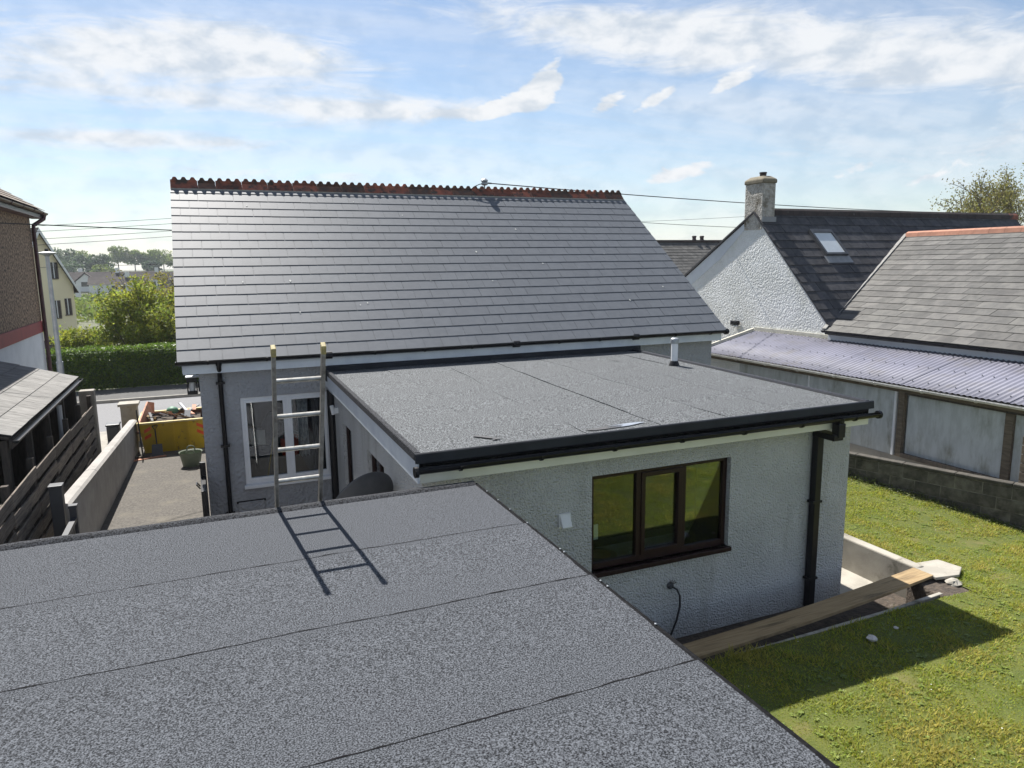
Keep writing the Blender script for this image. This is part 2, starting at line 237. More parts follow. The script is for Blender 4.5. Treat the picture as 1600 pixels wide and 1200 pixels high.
# ------------------------------------------------------------------ mesh helpers
def V3(*a): return Vector(a)
def empty(name, loc, label=None, cat=None, group=None):
    o = bpy.data.objects.new(name, None); COL.objects.link(o); o.location = loc; o.empty_display_size = 0.2
    o.matrix_basis = Matrix.Translation(Vector(loc))
    if label: tag(o, label, cat, group)
    return o
def tag(o, label, cat, group=None):
    o['label'] = label; o['category'] = cat
    if group: o['group'] = group
    return o
WM = {}
def wmat(o):
    """world matrix worked out by hand (no depsgraph update)"""
    m = o.matrix_basis.copy()
    return wmat(o.parent) @ o.matrix_parent_inverse @ m if o.parent else m
def link(o, parent=None, kind=None):
    COL.objects.link(o)
    if parent:
        o.parent = parent; o.matrix_parent_inverse = wmat(parent).inverted()
    if kind: o['kind'] = kind
    return o
def fast_mesh(name, verts, faces, mat):
    """verts Nx3 array, faces MxK array (same K)"""
    me = bpy.data.meshes.new(name); verts = np.asarray(verts, np.float32); faces = np.asarray(faces, np.int32); k = faces.shape[1]
    me.vertices.add(len(verts)); me.vertices.foreach_set('co', verts.ravel())
    me.loops.add(faces.size); me.loops.foreach_set('vertex_index', faces.ravel())
    me.polygons.add(len(faces)); me.polygons.foreach_set('loop_start', np.arange(0, faces.size, k, dtype=np.int32))
    me.polygons.foreach_set('loop_total', np.full(len(faces), k, np.int32))
    me.update(calc_edges=True); me.materials.append(mat); return me
class MB:
    def __init__(s): s.v = []; s.f = []
    def add(s, vs, fs):
        n = len(s.v); s.v += [tuple(x) for x in vs]; s.f += [tuple(i+n for i in f) for f in fs]; return s
    def box(s, a, b):
        x0, y0, z0 = (min(a[i], b[i]) for i in range(3)); x1, y1, z1 = (max(a[i], b[i]) for i in range(3))
        return s.add([(x0,y0,z0),(x1,y0,z0),(x1,y1,z0),(x0,y1,z0),(x0,y0,z1),(x1,y0,z1),(x1,y1,z1),(x0,y1,z1)],
                     [(0,3,2,1),(4,5,6,7),(0,1,5,4),(1,2,6,5),(2,3,7,6),(3,0,4,7)])
    def obox(s, c, ax, ay, az):
        """box from centre and three half-axis vectors"""
        c, ax, ay, az = map(Vector, (c, ax, ay, az)); vs = []
        for k in (-1, 1):
            for i, j in ((-1,-1),(1,-1),(1,1),(-1,1)): vs.append(c+ax*i+ay*j+az*k)
        return s.add(vs, [(0,3,2,1),(4,5,6,7),(0,1,5,4),(1,2,6,5),(2,3,7,6),(3,0,4,7)])
    def beam(s, p, q, w, h, up=(0,0,1)):
        p, q, up = Vector(p), Vector(q), Vector(up); d = (q-p); l = d.length; d /= l
        r = d.cross(up).normalized(); u = r.cross(d).normalized()
        return s.obox((p+q)/2, d*l/2, r*w/2, u*h/2)
    def prism(s, poly, ext):
        n = len(poly); e = Vector(ext); P = [Vector(p) for p in poly]
        return s.add(P+[p+e for p in P], [tuple(range(n))[::-1], tuple(range(n, 2*n))] + [(i, (i+1) % n, n+(i+1) % n, n+i) for i in range(n)])
    def tube(s, pts, r, seg=8, caps=True):
        pts = [Vector(p) for p in pts]; R_ = r if isinstance(r, (list, tuple)) else [r]*len(pts); n0 = len(s.v)
        prev = None
        for i, p in enumerate(pts):
            d = (pts[min(i+1, len(pts)-1)]-pts[max(i-1, 0)]).normalized()
            a = Vector((0,0,1)) if abs(d.z) < 0.9 else Vector((1,0,0))
            if prev is None: x = d.cross(a).normalized()
            else: x = (prev - d*prev.dot(d)).normalized()
            prev = x; y = d.cross(x)
            for k in range(seg):
                t = 2*math.pi*k/seg; s.v.append(tuple(p+(x*math.cos(t)+y*math.sin(t))*R_[i]))
        for i in range(len(pts)-1):
            for k in range(seg):
                a, b = n0+i*seg+k, n0+i*seg+(k+1) % seg; s.f.append((a, b, b+seg, a+seg))
        if caps:
            s.f.append(tuple(n0+k for k in range(seg))[::-1]); s.f.append(tuple(n0+(len(pts)-1)*seg+k for k in range(seg)))
        return s
    def lathe(s, c, prof, seg=20, axis=(0,0,1)):
        c = Vector(c); az = Vector(axis).normalized(); ax = az.cross(Vector((0.3,1,0.2))).normalized(); ay = az.cross(ax); n0 = len(s.v)
        for r, h in prof:
            for k in range(seg):
                t = 2*math.pi*k/seg; s.v.append(tuple(c+az*h+(ax*math.cos(t)+ay*math.sin(t))*r))
        for i in range(len(prof)-1):
            for k in range(seg):
                a, b = n0+i*seg+k, n0+i*seg+(k+1) % seg; s.f.append((a, b, b+seg, a+seg))
        s.f.append(tuple(n0+k for k in range(seg))[::-1]); s.f.append(tuple(n0+(len(prof)-1)*seg+k for k in range(seg)))
        return s
    def wall(s, O, U, L, H, Nn, T, holes=()):
        """wall slab with rectangular openings; O lower outer corner, U unit along, Nn unit outward, T thickness"""
        O, U, Nn = Vector(O), Vector(U), Vector(Nn); Z = Vector((0,0,1))
        us = sorted({0, L, *[h[0] for h in holes], *[h[1] for h in holes]}); vs = sorted({0, H, *[h[2] for h in holes], *[h[3] for h in holes]})
        solid = lambda i, j: 0 <= i < len(us)-1 and 0 <= j < len(vs)-1 and not any(h[0] <= (us[i]+us[i+1])/2 <= h[1] and h[2] <= (vs[j]+vs[j+1])/2 <= h[3] for h in holes)
        P = lambda u, v, t: O+U*u+Z*v-Nn*t
        for i in range(len(us)-1):
            for j in range(len(vs)-1):
                if not solid(i, j): continue
                a, b, c, d = us[i], us[i+1], vs[j], vs[j+1]
                s.add([P(a,c,0),P(b,c,0),P(b,d,0),P(a,d,0)], [(0,1,2,3)]); s.add([P(a,c,T),P(b,c,T),P(b,d,T),P(a,d,T)], [(3,2,1,0)])
                if not solid(i-1, j): s.add([P(a,c,0),P(a,d,0),P(a,d,T),P(a,c,T)], [(0,1,2,3)])
                if not solid(i+1, j): s.add([P(b,c,0),P(b,c,T),P(b,d,T),P(b,d,0)], [(0,1,2,3)])
                if not solid(i, j-1): s.add([P(a,c,0),P(a,c,T),P(b,c,T),P(b,c,0)], [(0,1,2,3)])
                if not solid(i, j+1): s.add([P(a,d,0),P(b,d,0),P(b,d,T),P(a,d,T)], [(0,1,2,3)])
        return s
    def obj(s, name, mat, parent=None, kind=None, smooth=False, bevel=0.0, label=None, bseg=2):
        A = np.array(s.v, float); c = (A.min(0)+A.max(0))/2; c[2] = A[:, 2].min()
        me = bpy.data.meshes.new(name); me.from_pydata([tuple(x) for x in (A-c)], [], s.f); me.update(); me.materials.append(mat)
        if smooth:
            me.polygons.foreach_set('use_smooth', [True]*len(me.polygons))
        o = bpy.data.objects.new(name, me); o.matrix_basis = Matrix.Translation(Vector(c)); link(o, parent, kind)
        if smooth == 'auto':
            me.set_sharp_from_angle(angle=rad(35))
        if bevel:
            b = o.modifiers.new('bevel', 'BEVEL'); b.width = bevel; b.segments = bseg; b.limit_method = 'ANGLE'; b.angle_limit = rad(40)
        if label: o['label'] = label
        return o
def part(name, mat, parent, a, b, **k): return MB().box(a, b).obj(name, mat, parent, **k)

def clip_poly(poly, clip):
    """Sutherland-Hodgman, convex counter-clockwise clip polygon, 2-D"""
    out = poly
    for i in range(len(clip)):
        a, b = clip[i], clip[(i+1) % len(clip)]; inp, out = out, []
        side = lambda p: (b[0]-a[0])*(p[1]-a[1])-(b[1]-a[1])*(p[0]-a[0])
        for j in range(len(inp)):
            p, q = inp[j], inp[(j+1) % len(inp)]; sp, sq = side(p), side(q)
            if sp >= -1e-9: out.append(p)
            if (sp > 1e-9 and sq < -1e-9) or (sp < -1e-9 and sq > 1e-9):
                t = sp/(sp-sq); out.append((p[0]+(q[0]-p[0])*t, p[1]+(q[1]-p[1])*t))
        if not out: return []
    return out
def slates(parent, O, U, V, polys, gauge, width, mat, n_ind, thick=0.006, lift=0.012, jit=0.0, gap=0.004, name='slate', lap=0.035, jw=0.0):
    """course by course; the first n_ind (nearest the eave) as objects, the others joined"""
    O, U, V = Vector(O), Vector(U).normalized(), Vector(V).normalized(); Nn = U.cross(V).normalized()
    us = [p[0] for q in polys for p in q]; vs = [p[1] for q in polys for p in q]
    L_ = gauge+lap; w = width-gap
    def solid(poly, m):
        P = [O+U*u+V*v+Nn*(lift*max(0.0, 1-(v-m)/L_)+0.002) for u, v in poly]; n = len(P)
        return P+[p+Nn*thick for p in P], [tuple(range(n))[::-1], tuple(range(n, 2*n))]+[(i, (i+1) % n, n+(i+1) % n, n+i) for i in range(n)]
    shared = []
    for k in range(3):
        mb = MB(); ch = 0.0; n = [(0, 0), (w, 0), (w, L_), (0, L_)]
        lo = [Vector((u, v, lift*(1-v/L_)+0.002)) for u, v in n]; hi = [p+Vector((0, 0, thick)) for p in lo]
        mb.add(lo+hi, [(3,2,1,0),(4,5,6,7),(0,1,5,4),(1,2,6,5),(2,3,7,6),(3,0,4,7)])
        me = bpy.data.meshes.new(name); me.from_pydata(mb.v, [], mb.f); me.update(); me.materials.append(mat); shared.append(me)
    rot = Matrix((U, V, Nn)).transposed().to_4x4(); count = 0; rest = MB()
    rows = int(math.ceil((max(vs)-min(vs))/gauge-1e-6)); v0 = min(vs)
    for r in range(rows):
        v = v0+r*gauge; off = (0.5 if r % 2 else 0.0)+random.uniform(-jw, jw); u = min(us)-off*width
        while u < max(us):
            rect = [(u, v), (u+w, v), (u+w, v+L_), (u, v+L_)]
            for q in polys:
                c = clip_poly(rect, q)
                if len(c) < 3: continue
                ar = abs(sum(c[i][0]*c[(i+1) % len(c)][1]-c[(i+1) % len(c)][0]*c[i][1] for i in range(len(c))))/2
                if ar < 0.004: continue
                full = ar > w*L_*0.995; ju, jv, jr = random.uniform(-1, 1)*jit, random.uniform(-1, 1)*jit, random.uniform(-1, 1)*jit*0.6
                if count < n_ind:
                    count += 1
                    if full:
                        o = bpy.data.objects.new(name, shared[count % 3])
                        o.matrix_basis = Matrix.Translation(O+U*(u+ju)+V*(v+jv)+Nn*abs(jr)*0.1) @ rot @ Matrix.Rotation(jr, 4, 'Z'); link(o, parent)
                    else:
                        vs_, fs_ = solid(c, v); MB().add(vs_, fs_).obj(name, mat, parent)
                else:
                    if full: c = [(a+ju, b+jv) for a, b in c]
                    vs_, fs_ = solid(c, v); rest.add(vs_, fs_)
            u += width
    if rest.v: rest.obj(name+'_courses', mat, parent, kind='stuff')

def gutter(p, q, r, out, mat, parent, name='gutter', brk=0.9, seg=8):
    """half-round gutter from p to q with brackets; out = direction away from the wall"""
    p, q, out = Vector(p), Vector(q), Vector(out).normalized(); d = (q-p).normalized(); up = Vector((0,0,1)); mb = MB(); th = 0.006
    prof = [(-math.cos(t)*r, -math.sin(t)*r) for t in [math.pi*i/seg for i in range(seg+1)]]
    pro2 = [(a*(1-th/r), b*(1-th/r)) for a, b in prof]
    ring = prof+pro2[::-1]
    mb.prism([p+out*a+up*b for a, b in ring], q-p)
    for e, s in ((p, -1), (q, 1)): mb.prism([e+out*a*1.08+up*b*1.08 for a, b in prof], d*s*0.012)
    g = mb.obj(name, mat, parent)
    n = int((q-p).length/brk)
    for i in range(n):
        c = p+d*((i+0.5)*(q-p).length/n); b = MB(); b.prism([c+out*a*1.22+up*(b_*1.22-0.002) for a, b_ in prof]+[c+out*a*1.03+up*b_*1.03 for a, b_ in prof[::-1]], d*0.03)
        b.obj('bracket', mat, g)
    return g

def leaf_cloud(name, P, size, mat, parent=None, kind=None, up=0.0, elong=1.5):
    n = len(P); nrm = RN.normal(size=(n, 3)); nrm[:, 2] += up; nrm /= np.linalg.norm(nrm, axis=1, keepdims=True)
    t = np.cross(nrm, RN.normal(size=(n, 3))); t /= np.linalg.norm(t, axis=1, keepdims=True); b = np.cross(nrm, t)
    s = (size*RN.uniform(0.6, 1.4, n))[:, None]
    q = np.stack([P-t*s*elong, P+b*s*0.7-nrm*s*0.15, P+t*s*elong, P-b*s*0.7-nrm*s*0.15], 1)
    c = P.mean(0); c[2] = P[:, 2].min()
    me = fast_mesh(name, (q-c).reshape(-1, 3), np.arange(n*4).reshape(-1, 4), mat)
    o = bpy.data.objects.new(name, me); o.matrix_basis = Matrix.Translation(Vector(c)); return link(o, parent, kind)
def clump_points(clumps, n):
    """points near the surface of ellipsoid clumps (cx,cy,cz,rx,ry,rz)"""
    C = np.array(clumps); w = C[:, 3]*C[:, 5]+0.01; idx = RN.choice(len(C), n, p=w/w.sum())
    d = RN.normal(size=(n, 3)); d /= np.linalg.norm(d, axis=1, keepdims=True); r = RN.uniform(0.25, 1.0, n)**0.45
    return C[idx, :3]+d*r[:, None]*C[idx, 3:6]*RN.uniform(0.85, 1.15, (n, 1))

def branches(mb, p, d, l, r, depth, tips, spread=0.6, up=0.15, minr=0.012, kids=(2, 3)):
    pts = [Vector(p)]; rr = [r]; d = Vector(d).normalized(); n = 4
    for i in range(n):
        d = (d+Vector((random.uniform(-1,1), random.uniform(-1,1), random.uniform(-0.6,0.8)))*0.16).normalized()
        pts.append(pts[-1]+d*l/n); rr.append(max(minr, r*(1-0.45*(i+1)/n)))
    mb.tube(pts, rr, 6 if depth > 1 else 4, caps=False)
    if depth <= 2: tips += pts[1:]
    if depth == 0: return
    for k in range(random.randint(*kids)):
        e = (d+Vector((random.uniform(-1,1), random.uniform(-1,1), random.uniform(-0.5,0.9)+up))*spread).normalized()
        branches(mb, pts[-1 if k else -2], e, l*random.uniform(0.62, 0.85), rr[-1]*0.85, depth-1, tips, spread, up, minr, kids)

# ================================================================== setting: ground, road, lawn
def terrain():
    xs = np.concatenate([np.arange(-300, 301, 20)]); xs = np.concatenate([[-1400, -700], xs, [700, 1400]])
    ys = np.concatenate([[-1400, -400, -100, -40], np.arange(0, 100, 20), np.arange(100, 700, 20), [900, 1400]])
    def h(x, y):
        t = min(max((y-60)/120, 0), 1); z = -0.62-1.6*t
        s = min(max((y-230)/190, 0), 1); s = s*s*(3-2*s); return z+s*(4.6+1.4*math.sin(x*0.011+0.5))
    vs = [(x, y, h(x, y)) for y in ys for x in xs]; n = len(xs)
    fs = [(j*n+i, j*n+i+1, (j+1)*n+i+1, (j+1)*n+i) for j in range(len(ys)-1) for i in range(n-1)]
    MB().add(vs, fs).obj('ground', TERRAIN, kind='structure', smooth=True)
    return h
HGT = terrain()
def field():
    xs = np.arange(-80, 61, 10); ys = np.arange(290, 431, 10); n = len(xs)
    MB().add([(x, y, HGT(x, y)+0.25) for y in ys for x in xs], [(j*n+i, j*n+i+1, (j+1)*n+i+1, (j+1)*n+i) for j in range(len(ys)-1) for i in range(n-1)]).obj('field', M('pasture', (0.10, 0.19, 0.03), (0.12, 0.21, 0.035), scale=0.05, rough=1.0), kind='structure', smooth=True)
field()
# road running across, behind the drive
part('road', ROAD, None, (-60, 26.6, -0.75), (60, 33.0, -0.42), kind='structure')
part('kerb', CONC, None, (-60, 33.0, -0.75), (60, 33.14, -0.30), kind='structure', bevel=0.015)
part('pavement', PAVE, None, (-60, 33.14, -0.75), (60, 36.1, -0.31), kind='structure')
part('near_pavement', CONCL, None, (-60, 25.2, -0.75), (60, 26.6, -0.36), kind='structure')
for i in range(10):
    tg = part('road_marking', MARK, None, (-38+i*6.0, 29.75, -0.419), (-34+i*6.0, 29.87, -0.412)); tg['kind'] = 'structure'
def drive():
    ys = [7.6, 9, 11, 13, 15, 17, 19, 21, 23, 25.2]; vs = []; fs = []
    zf = lambda y: 0.02-0.36*min(max((y-14.5)/10.0, 0), 1)
    for y in ys: vs += [(-2.75, y, zf(y)), (2.6 if y < 13.6 else 0.0, y, zf(y))]
    for i in range(len(ys)-1): fs.append((2*i, 2*i+1, 2*i+3, 2*i+2))
    mb = MB().add(vs, fs); n = len(vs)
    mb.add([(x, y, -0.7) for x, y, z in vs], [tuple(f[::-1]) for f in fs])
    mb.obj('driveway', DRIVE, kind='structure'); return zf
DZ = drive()
part('neighbour_yard', CONC, None, (-14, 8.0, -0.7), (-2.76, 25.19, -0.02), kind='structure')
part('path', SOIL, None, (2.62, 6.1, -0.7), (9.3, 13.4, -0.005), kind='structure')
part('side_path', CONCL, None, (8.44, 7.3, -0.1), (9.29, 13.35, 0.012), kind='structure')
part('neighbour_garden', CONC, None, (12.6, 3, -0.7), (40, 26, 0.10), kind='structure')
def lawn_z(x, y): return 0.48+0.04*max(0.0, x-9.5)*min(max(y-9.0, -1.6), 2.0)+0.012*math.sin(x*2.1)*math.sin(y*1.7+1)
def lawn():
    mb = MB()
    def sheet(x0, x1, y0, y1, s=0.35):
        nx, ny = max(1, int((x1-x0)/s)), max(1, int((y1-y0)/s)); vs = []
        for j in range(ny+1):
            for i in range(nx+1):
                x, y = x0+(x1-x0)*i/nx, y0+(y1-y0)*j/ny; vs.append((x, y, lawn_z(x, y)))
        mb.add(vs, [(j*(nx+1)+i, j*(nx+1)+i+1, (j+1)*(nx+1)+i+1, (j+1)*(nx+1)+i) for j in range(ny) for i in range(nx) if (vs[j*(nx+1)+i+1][0]-11.30)*-0.95-(vs[j*(nx+1)+i+1][1]-12.02)*0.3123 > -0.33])
    sheet(2.63, 14.5, -9, 6.13); sheet(9.42, 13.6, 6.13, 14.5)
    mb.obj('lawn', LAWN, kind='structure', smooth=True)
lawn()
WALLP, WALLQ = Vector((11.30, 12.02, 0)), Vector((14.20, 3.20, 0))      # garden block wall, far end and near end
def grass():
    n = 640000
    x = RN.uniform(2.7, 13.6, n); y = RN.uniform(-4.0, 13.2, n)
    wd = (WALLQ-WALLP).normalized(); side = (x-WALLP.x)*wd.y-(y-WALLP.y)*wd.x
    keep = ((y < 6.125+0.03*np.sin(x*5.1)*np.sin(x*1.7)) | (x > 9.46)) & (side > 0.02)
    # nearer the camera direction matters: thin out where nothing is seen
    keep &= ~((y < 1.5) & (RN.random(n) < 0.55))
    x, y = x[keep], y[keep]; n = len(x)
    fn = np.array([noise.noise((a*0.9, b*0.9, 3.1)) for a, b in zip(x[:], y[:])]); f2 = np.array([noise.noise((a*3.1, b*3.1, 9.7)) for a, b in zip(x, y)])
    z = np.array([lawn_z(a, b) for a, b in zip(x, y)])
    h = (0.027+0.034*np.clip(f2+0.3*fn, -0.45, 1))*RN.uniform(0.6, 1.4, n); a = RN.uniform(0, 2*math.pi, n)
    ed_ = np.where((x < 9.2) & (y < 6.2), 6.13-y, 9.0); ed_ = np.minimum(ed_, np.where(x > 9.4, x-9.44, 9.0)); ed_ = np.minimum(ed_, np.abs(np.hypot(x-9.58, y-6.75)-0.34))
    h = h*(1+1.5*np.exp(-np.abs(ed_)/0.05)*RN.random(n)); w = RN.uniform(0.0035, 0.0085, n)
    lean = RN.uniform(0.4, 1.9, n)*h; b = a+RN.uniform(-0.5, 0.5, n)
    dx, dy = np.cos(a)*w, np.sin(a)*w; lx, ly = -np.sin(b)*lean, np.cos(b)*lean
    base = np.stack([x, y, z-0.004], 1)
    v = np.stack([base-np.stack([dx, dy, 0*dx], 1), base+np.stack([dx, dy, 0*dx], 1), base+np.stack([lx, ly, h], 1)], 1)
    G1 = M('grass_green', (0.255, 0.315, 0.026), (0.33, 0.35, 0.034), scale=2.2, rough=0.6, rnd=0.35, rnd_hue=0.025, translucent=0.55)
    G2 = M('grass_straw', (0.42, 0.36, 0.07), (0.34, 0.32, 0.055), scale=3, rough=0.7, rnd=0.35, translucent=0.5)
    sel = (fn*0.9+0.6*f2+RN.normal(0, 0.30, n)) > 0.30
    o = None
    for nm, s, mt, lb in (('lawn_grass', ~sel, G1, 'short green mown grass of the back lawn'), ('dry_grass', sel, G2, 'straw-coloured dry and mossy tufts in the lawn')):
        q = v[s].reshape(-1, 3); me = fast_mesh(nm, q, np.arange(len(q)).reshape(-1, 3), mt)
        o = bpy.data.objects.new(nm, me); link(o, None, 'stuff'); tag(o, lb, 'grass')
    # broad weed leaves in rosettes
    k = 2400; cx, cy = RN.uniform(3.5, 12.8, k), RN.uniform(1.5, 10.5, k); side = (cx-WALLP.x)*wd.y-(cy-WALLP.y)*wd.x
    ok = ((cy < 6.0) | (cx > 9.6)) & (side > 0.1); cx, cy = cx[ok], cy[ok]; vs = []
    for a0, b0 in zip(cx, cy):
        if noise.noise((a0*0.6, b0*0.6, 21.0)) < -0.12: continue
        zz = lawn_z(a0, b0); m_ = random.randint(5, 9)
        for i in range(m_):
            t = 2*math.pi*i/m_+random.uniform(-.3, .3); l = random.uniform(0.018, 0.05); ww = l*0.30
            c, s = math.cos(t), math.sin(t); e = zz+random.uniform(0.008, 0.022)
            vs += [(a0, b0, zz+0.006), (a0+c*l*0.6+s*ww, b0+s*l*0.6-c*ww, e), (a0+c*l, b0+s*l, e-0.006), (a0+c*l*0.6-s*ww, b0+s*l*0.6+c*ww, e)]
    W1 = M('weed_leaf', (0.15, 0.205, 0.035), (0.20, 0.24, 0.05), scale=4, rough=0.42, rnd=0.3, translucent=0.3)
    me = fast_mesh('lawn_weeds', np.array(vs), np.arange(len(vs)).reshape(-1, 4), W1); o = bpy.data.objects.new('lawn_weeds', me); link(o, None, 'stuff'); tag(o, 'flat broad-leaved weeds scattered through the lawn', 'weeds')
    # daisies / pale specks
    k = 60; vs = []
    for i in range(k):
        a0, b0 = random.uniform(4.5, 12.2), random.uniform(2.0, 9.0)
        if not (b0 < 6.0 or a0 > 9.6): continue
        if (a0-WALLP.x)*wd.y-(b0-WALLP.y)*wd.x < 0.1: continue
        zz = lawn_z(a0, b0)+0.05; s = random.uniform(0.004, 0.008); vs += [(a0-s, b0, zz), (a0, b0-s, zz+0.003), (a0+s, b0, zz), (a0, b0+s, zz+0.003)]
    D = M('daisy_white', (0.75, 0.75, 0.7), (0.7, 0.7, 0.62), scale=4, rough=0.7)
    me = fast_mesh('daisies', np.array(vs), np.arange(len(vs)).reshape(-1, 4), D); o = bpy.data.objects.new('daisies', me); link(o, None, 'stuff'); tag(o, 'tiny white daisies dotted over the lawn', 'flowers')
grass()

# concrete lawn edging and the retaining wall by the corner
ed = MB(); pts = [(4.0, 6.12), (5.3, 6.15), (6.6, 6.17), (7.9, 6.20), (9.0, 6.27)]
for i in range(4): ed.add([], []); ed.beam((*pts[i], 0.228), (*pts[i+1], 0.228), 0.06, 0.47)
tag(ed.obj('concrete_edging', CONCL, bevel=0.012), 'low pale concrete edging between the lawn and the sunken path', 'edging')
rw = MB().prism([(9.27, 6.85, -0.05), (9.44, 6.85, -0.05), (9.44, 6.85, 0.53), (9.36, 6.85, 0.55), (9.27, 6.85, 0.53)], (0, 6.4, 0))
tag(rw.obj('retaining_wall', CONCL, bevel=0.02), 'stained concrete retaining wall beside the extension corner', 'retaining wall')
e2 = MB().prism([(8.9, 6.22, -0.1), (9.02, 6.08, -0.1), (9.55, 6.05, -0.1), (9.55, 6.86, -0.1), (9.05, 6.84, -0.1), (8.95, 6.5, -0.1)], (0, 0, 0.555)); tag(e2.obj('rubble_bank', SOIL, bevel=0.03), 'earth and rubble bank under the raised end of the plank', 'bank')
# plank
def plank():
    p, q = Vector((4.3, 6.36, 0.505)), Vector((9.25, 6.74, 0.535)); d = (q-p).normalized(); s = d.cross(Vector((0,0,1))).normalized()
    mb = MB(); n = 14
    for i in range(n):
        a, b = p+(q-p)*i/n, p+(q-p)*(i+1)/n
        sag = lambda t: Vector((0, 0, -0.05*math.sin(math.pi*t)))
        a, b = a+sag(i/n), b+sag((i+1)/n); w = 0.15
        mb.add([a-s*w, a+s*w, b+s*w, b-s*w, a-s*w-V3(0,0,.04), a+s*w-V3(0,0,.04), b+s*w-V3(0,0,.04), b-s*w-V3(0,0,.04)],
               [(0,1,2,3),(7,6,5,4),(0,3,7,4),(1,5,6,2)]+([(0,4,5,1)] if i == 0 else [])+([(3,2,6,7)] if i == n-1 else []))
    tag(mb.obj('plank', WOODP), 'long weathered wooden plank laid over the sunken path', 'plank')
plank()
mb = MB().prism([(9.28, 7.02, 0.485), (9.24, 6.53, 0.485), (9.62, 6.46, 0.485), (9.90, 6.62, 0.485), (9.84, 6.96, 0.485)], (0, 0, 0.045))
tag(mb.obj('paving_slab', CONCL, bevel=0.01), 'pale broken paving slab at the end of the plank', 'paving slab')
def stone(loc, r, label, mat=CONCL):
    mb = MB(); mb.lathe(loc, [(r*0.5, 0), (r*0.95, r*0.25), (r, r*0.6), (r*0.6, r*0.95), (r*0.15, r*1.05)], 9)
    mb.v = [(x+random.uniform(-.18,.18)*r, y+random.uniform(-.18,.18)*r, z+random.uniform(-.08,.08)*r) for x, y, z in mb.v]
    tag(mb.obj('stone', mat), label, 'stone', 'loose stones by the lawn edge')
STW = M('white_stone', (0.55, 0.52, 0.50), (0.45, 0.42, 0.40), scale=12, rough=0.9)
stone((7.05, 5.72, 0.48), 0.062, 'fist-sized white stone lying on the shaded lawn', STW)
stone((7.55, 5.80, 0.48), 0.03, 'small pale chip of stone on the shaded lawn', STW)
stone((9.42, 6.40, 0.42), 0.10, 'pale rubble stone below the paving slab', CONCL)
stone((9.18, 6.42, 0.36), 0.07, 'smaller brown rubble stone under the plank end', CONC)
stone((8.92, 6.5, 0.0), 0.09, 'grey rubble stone in the path under the plank', CONC)

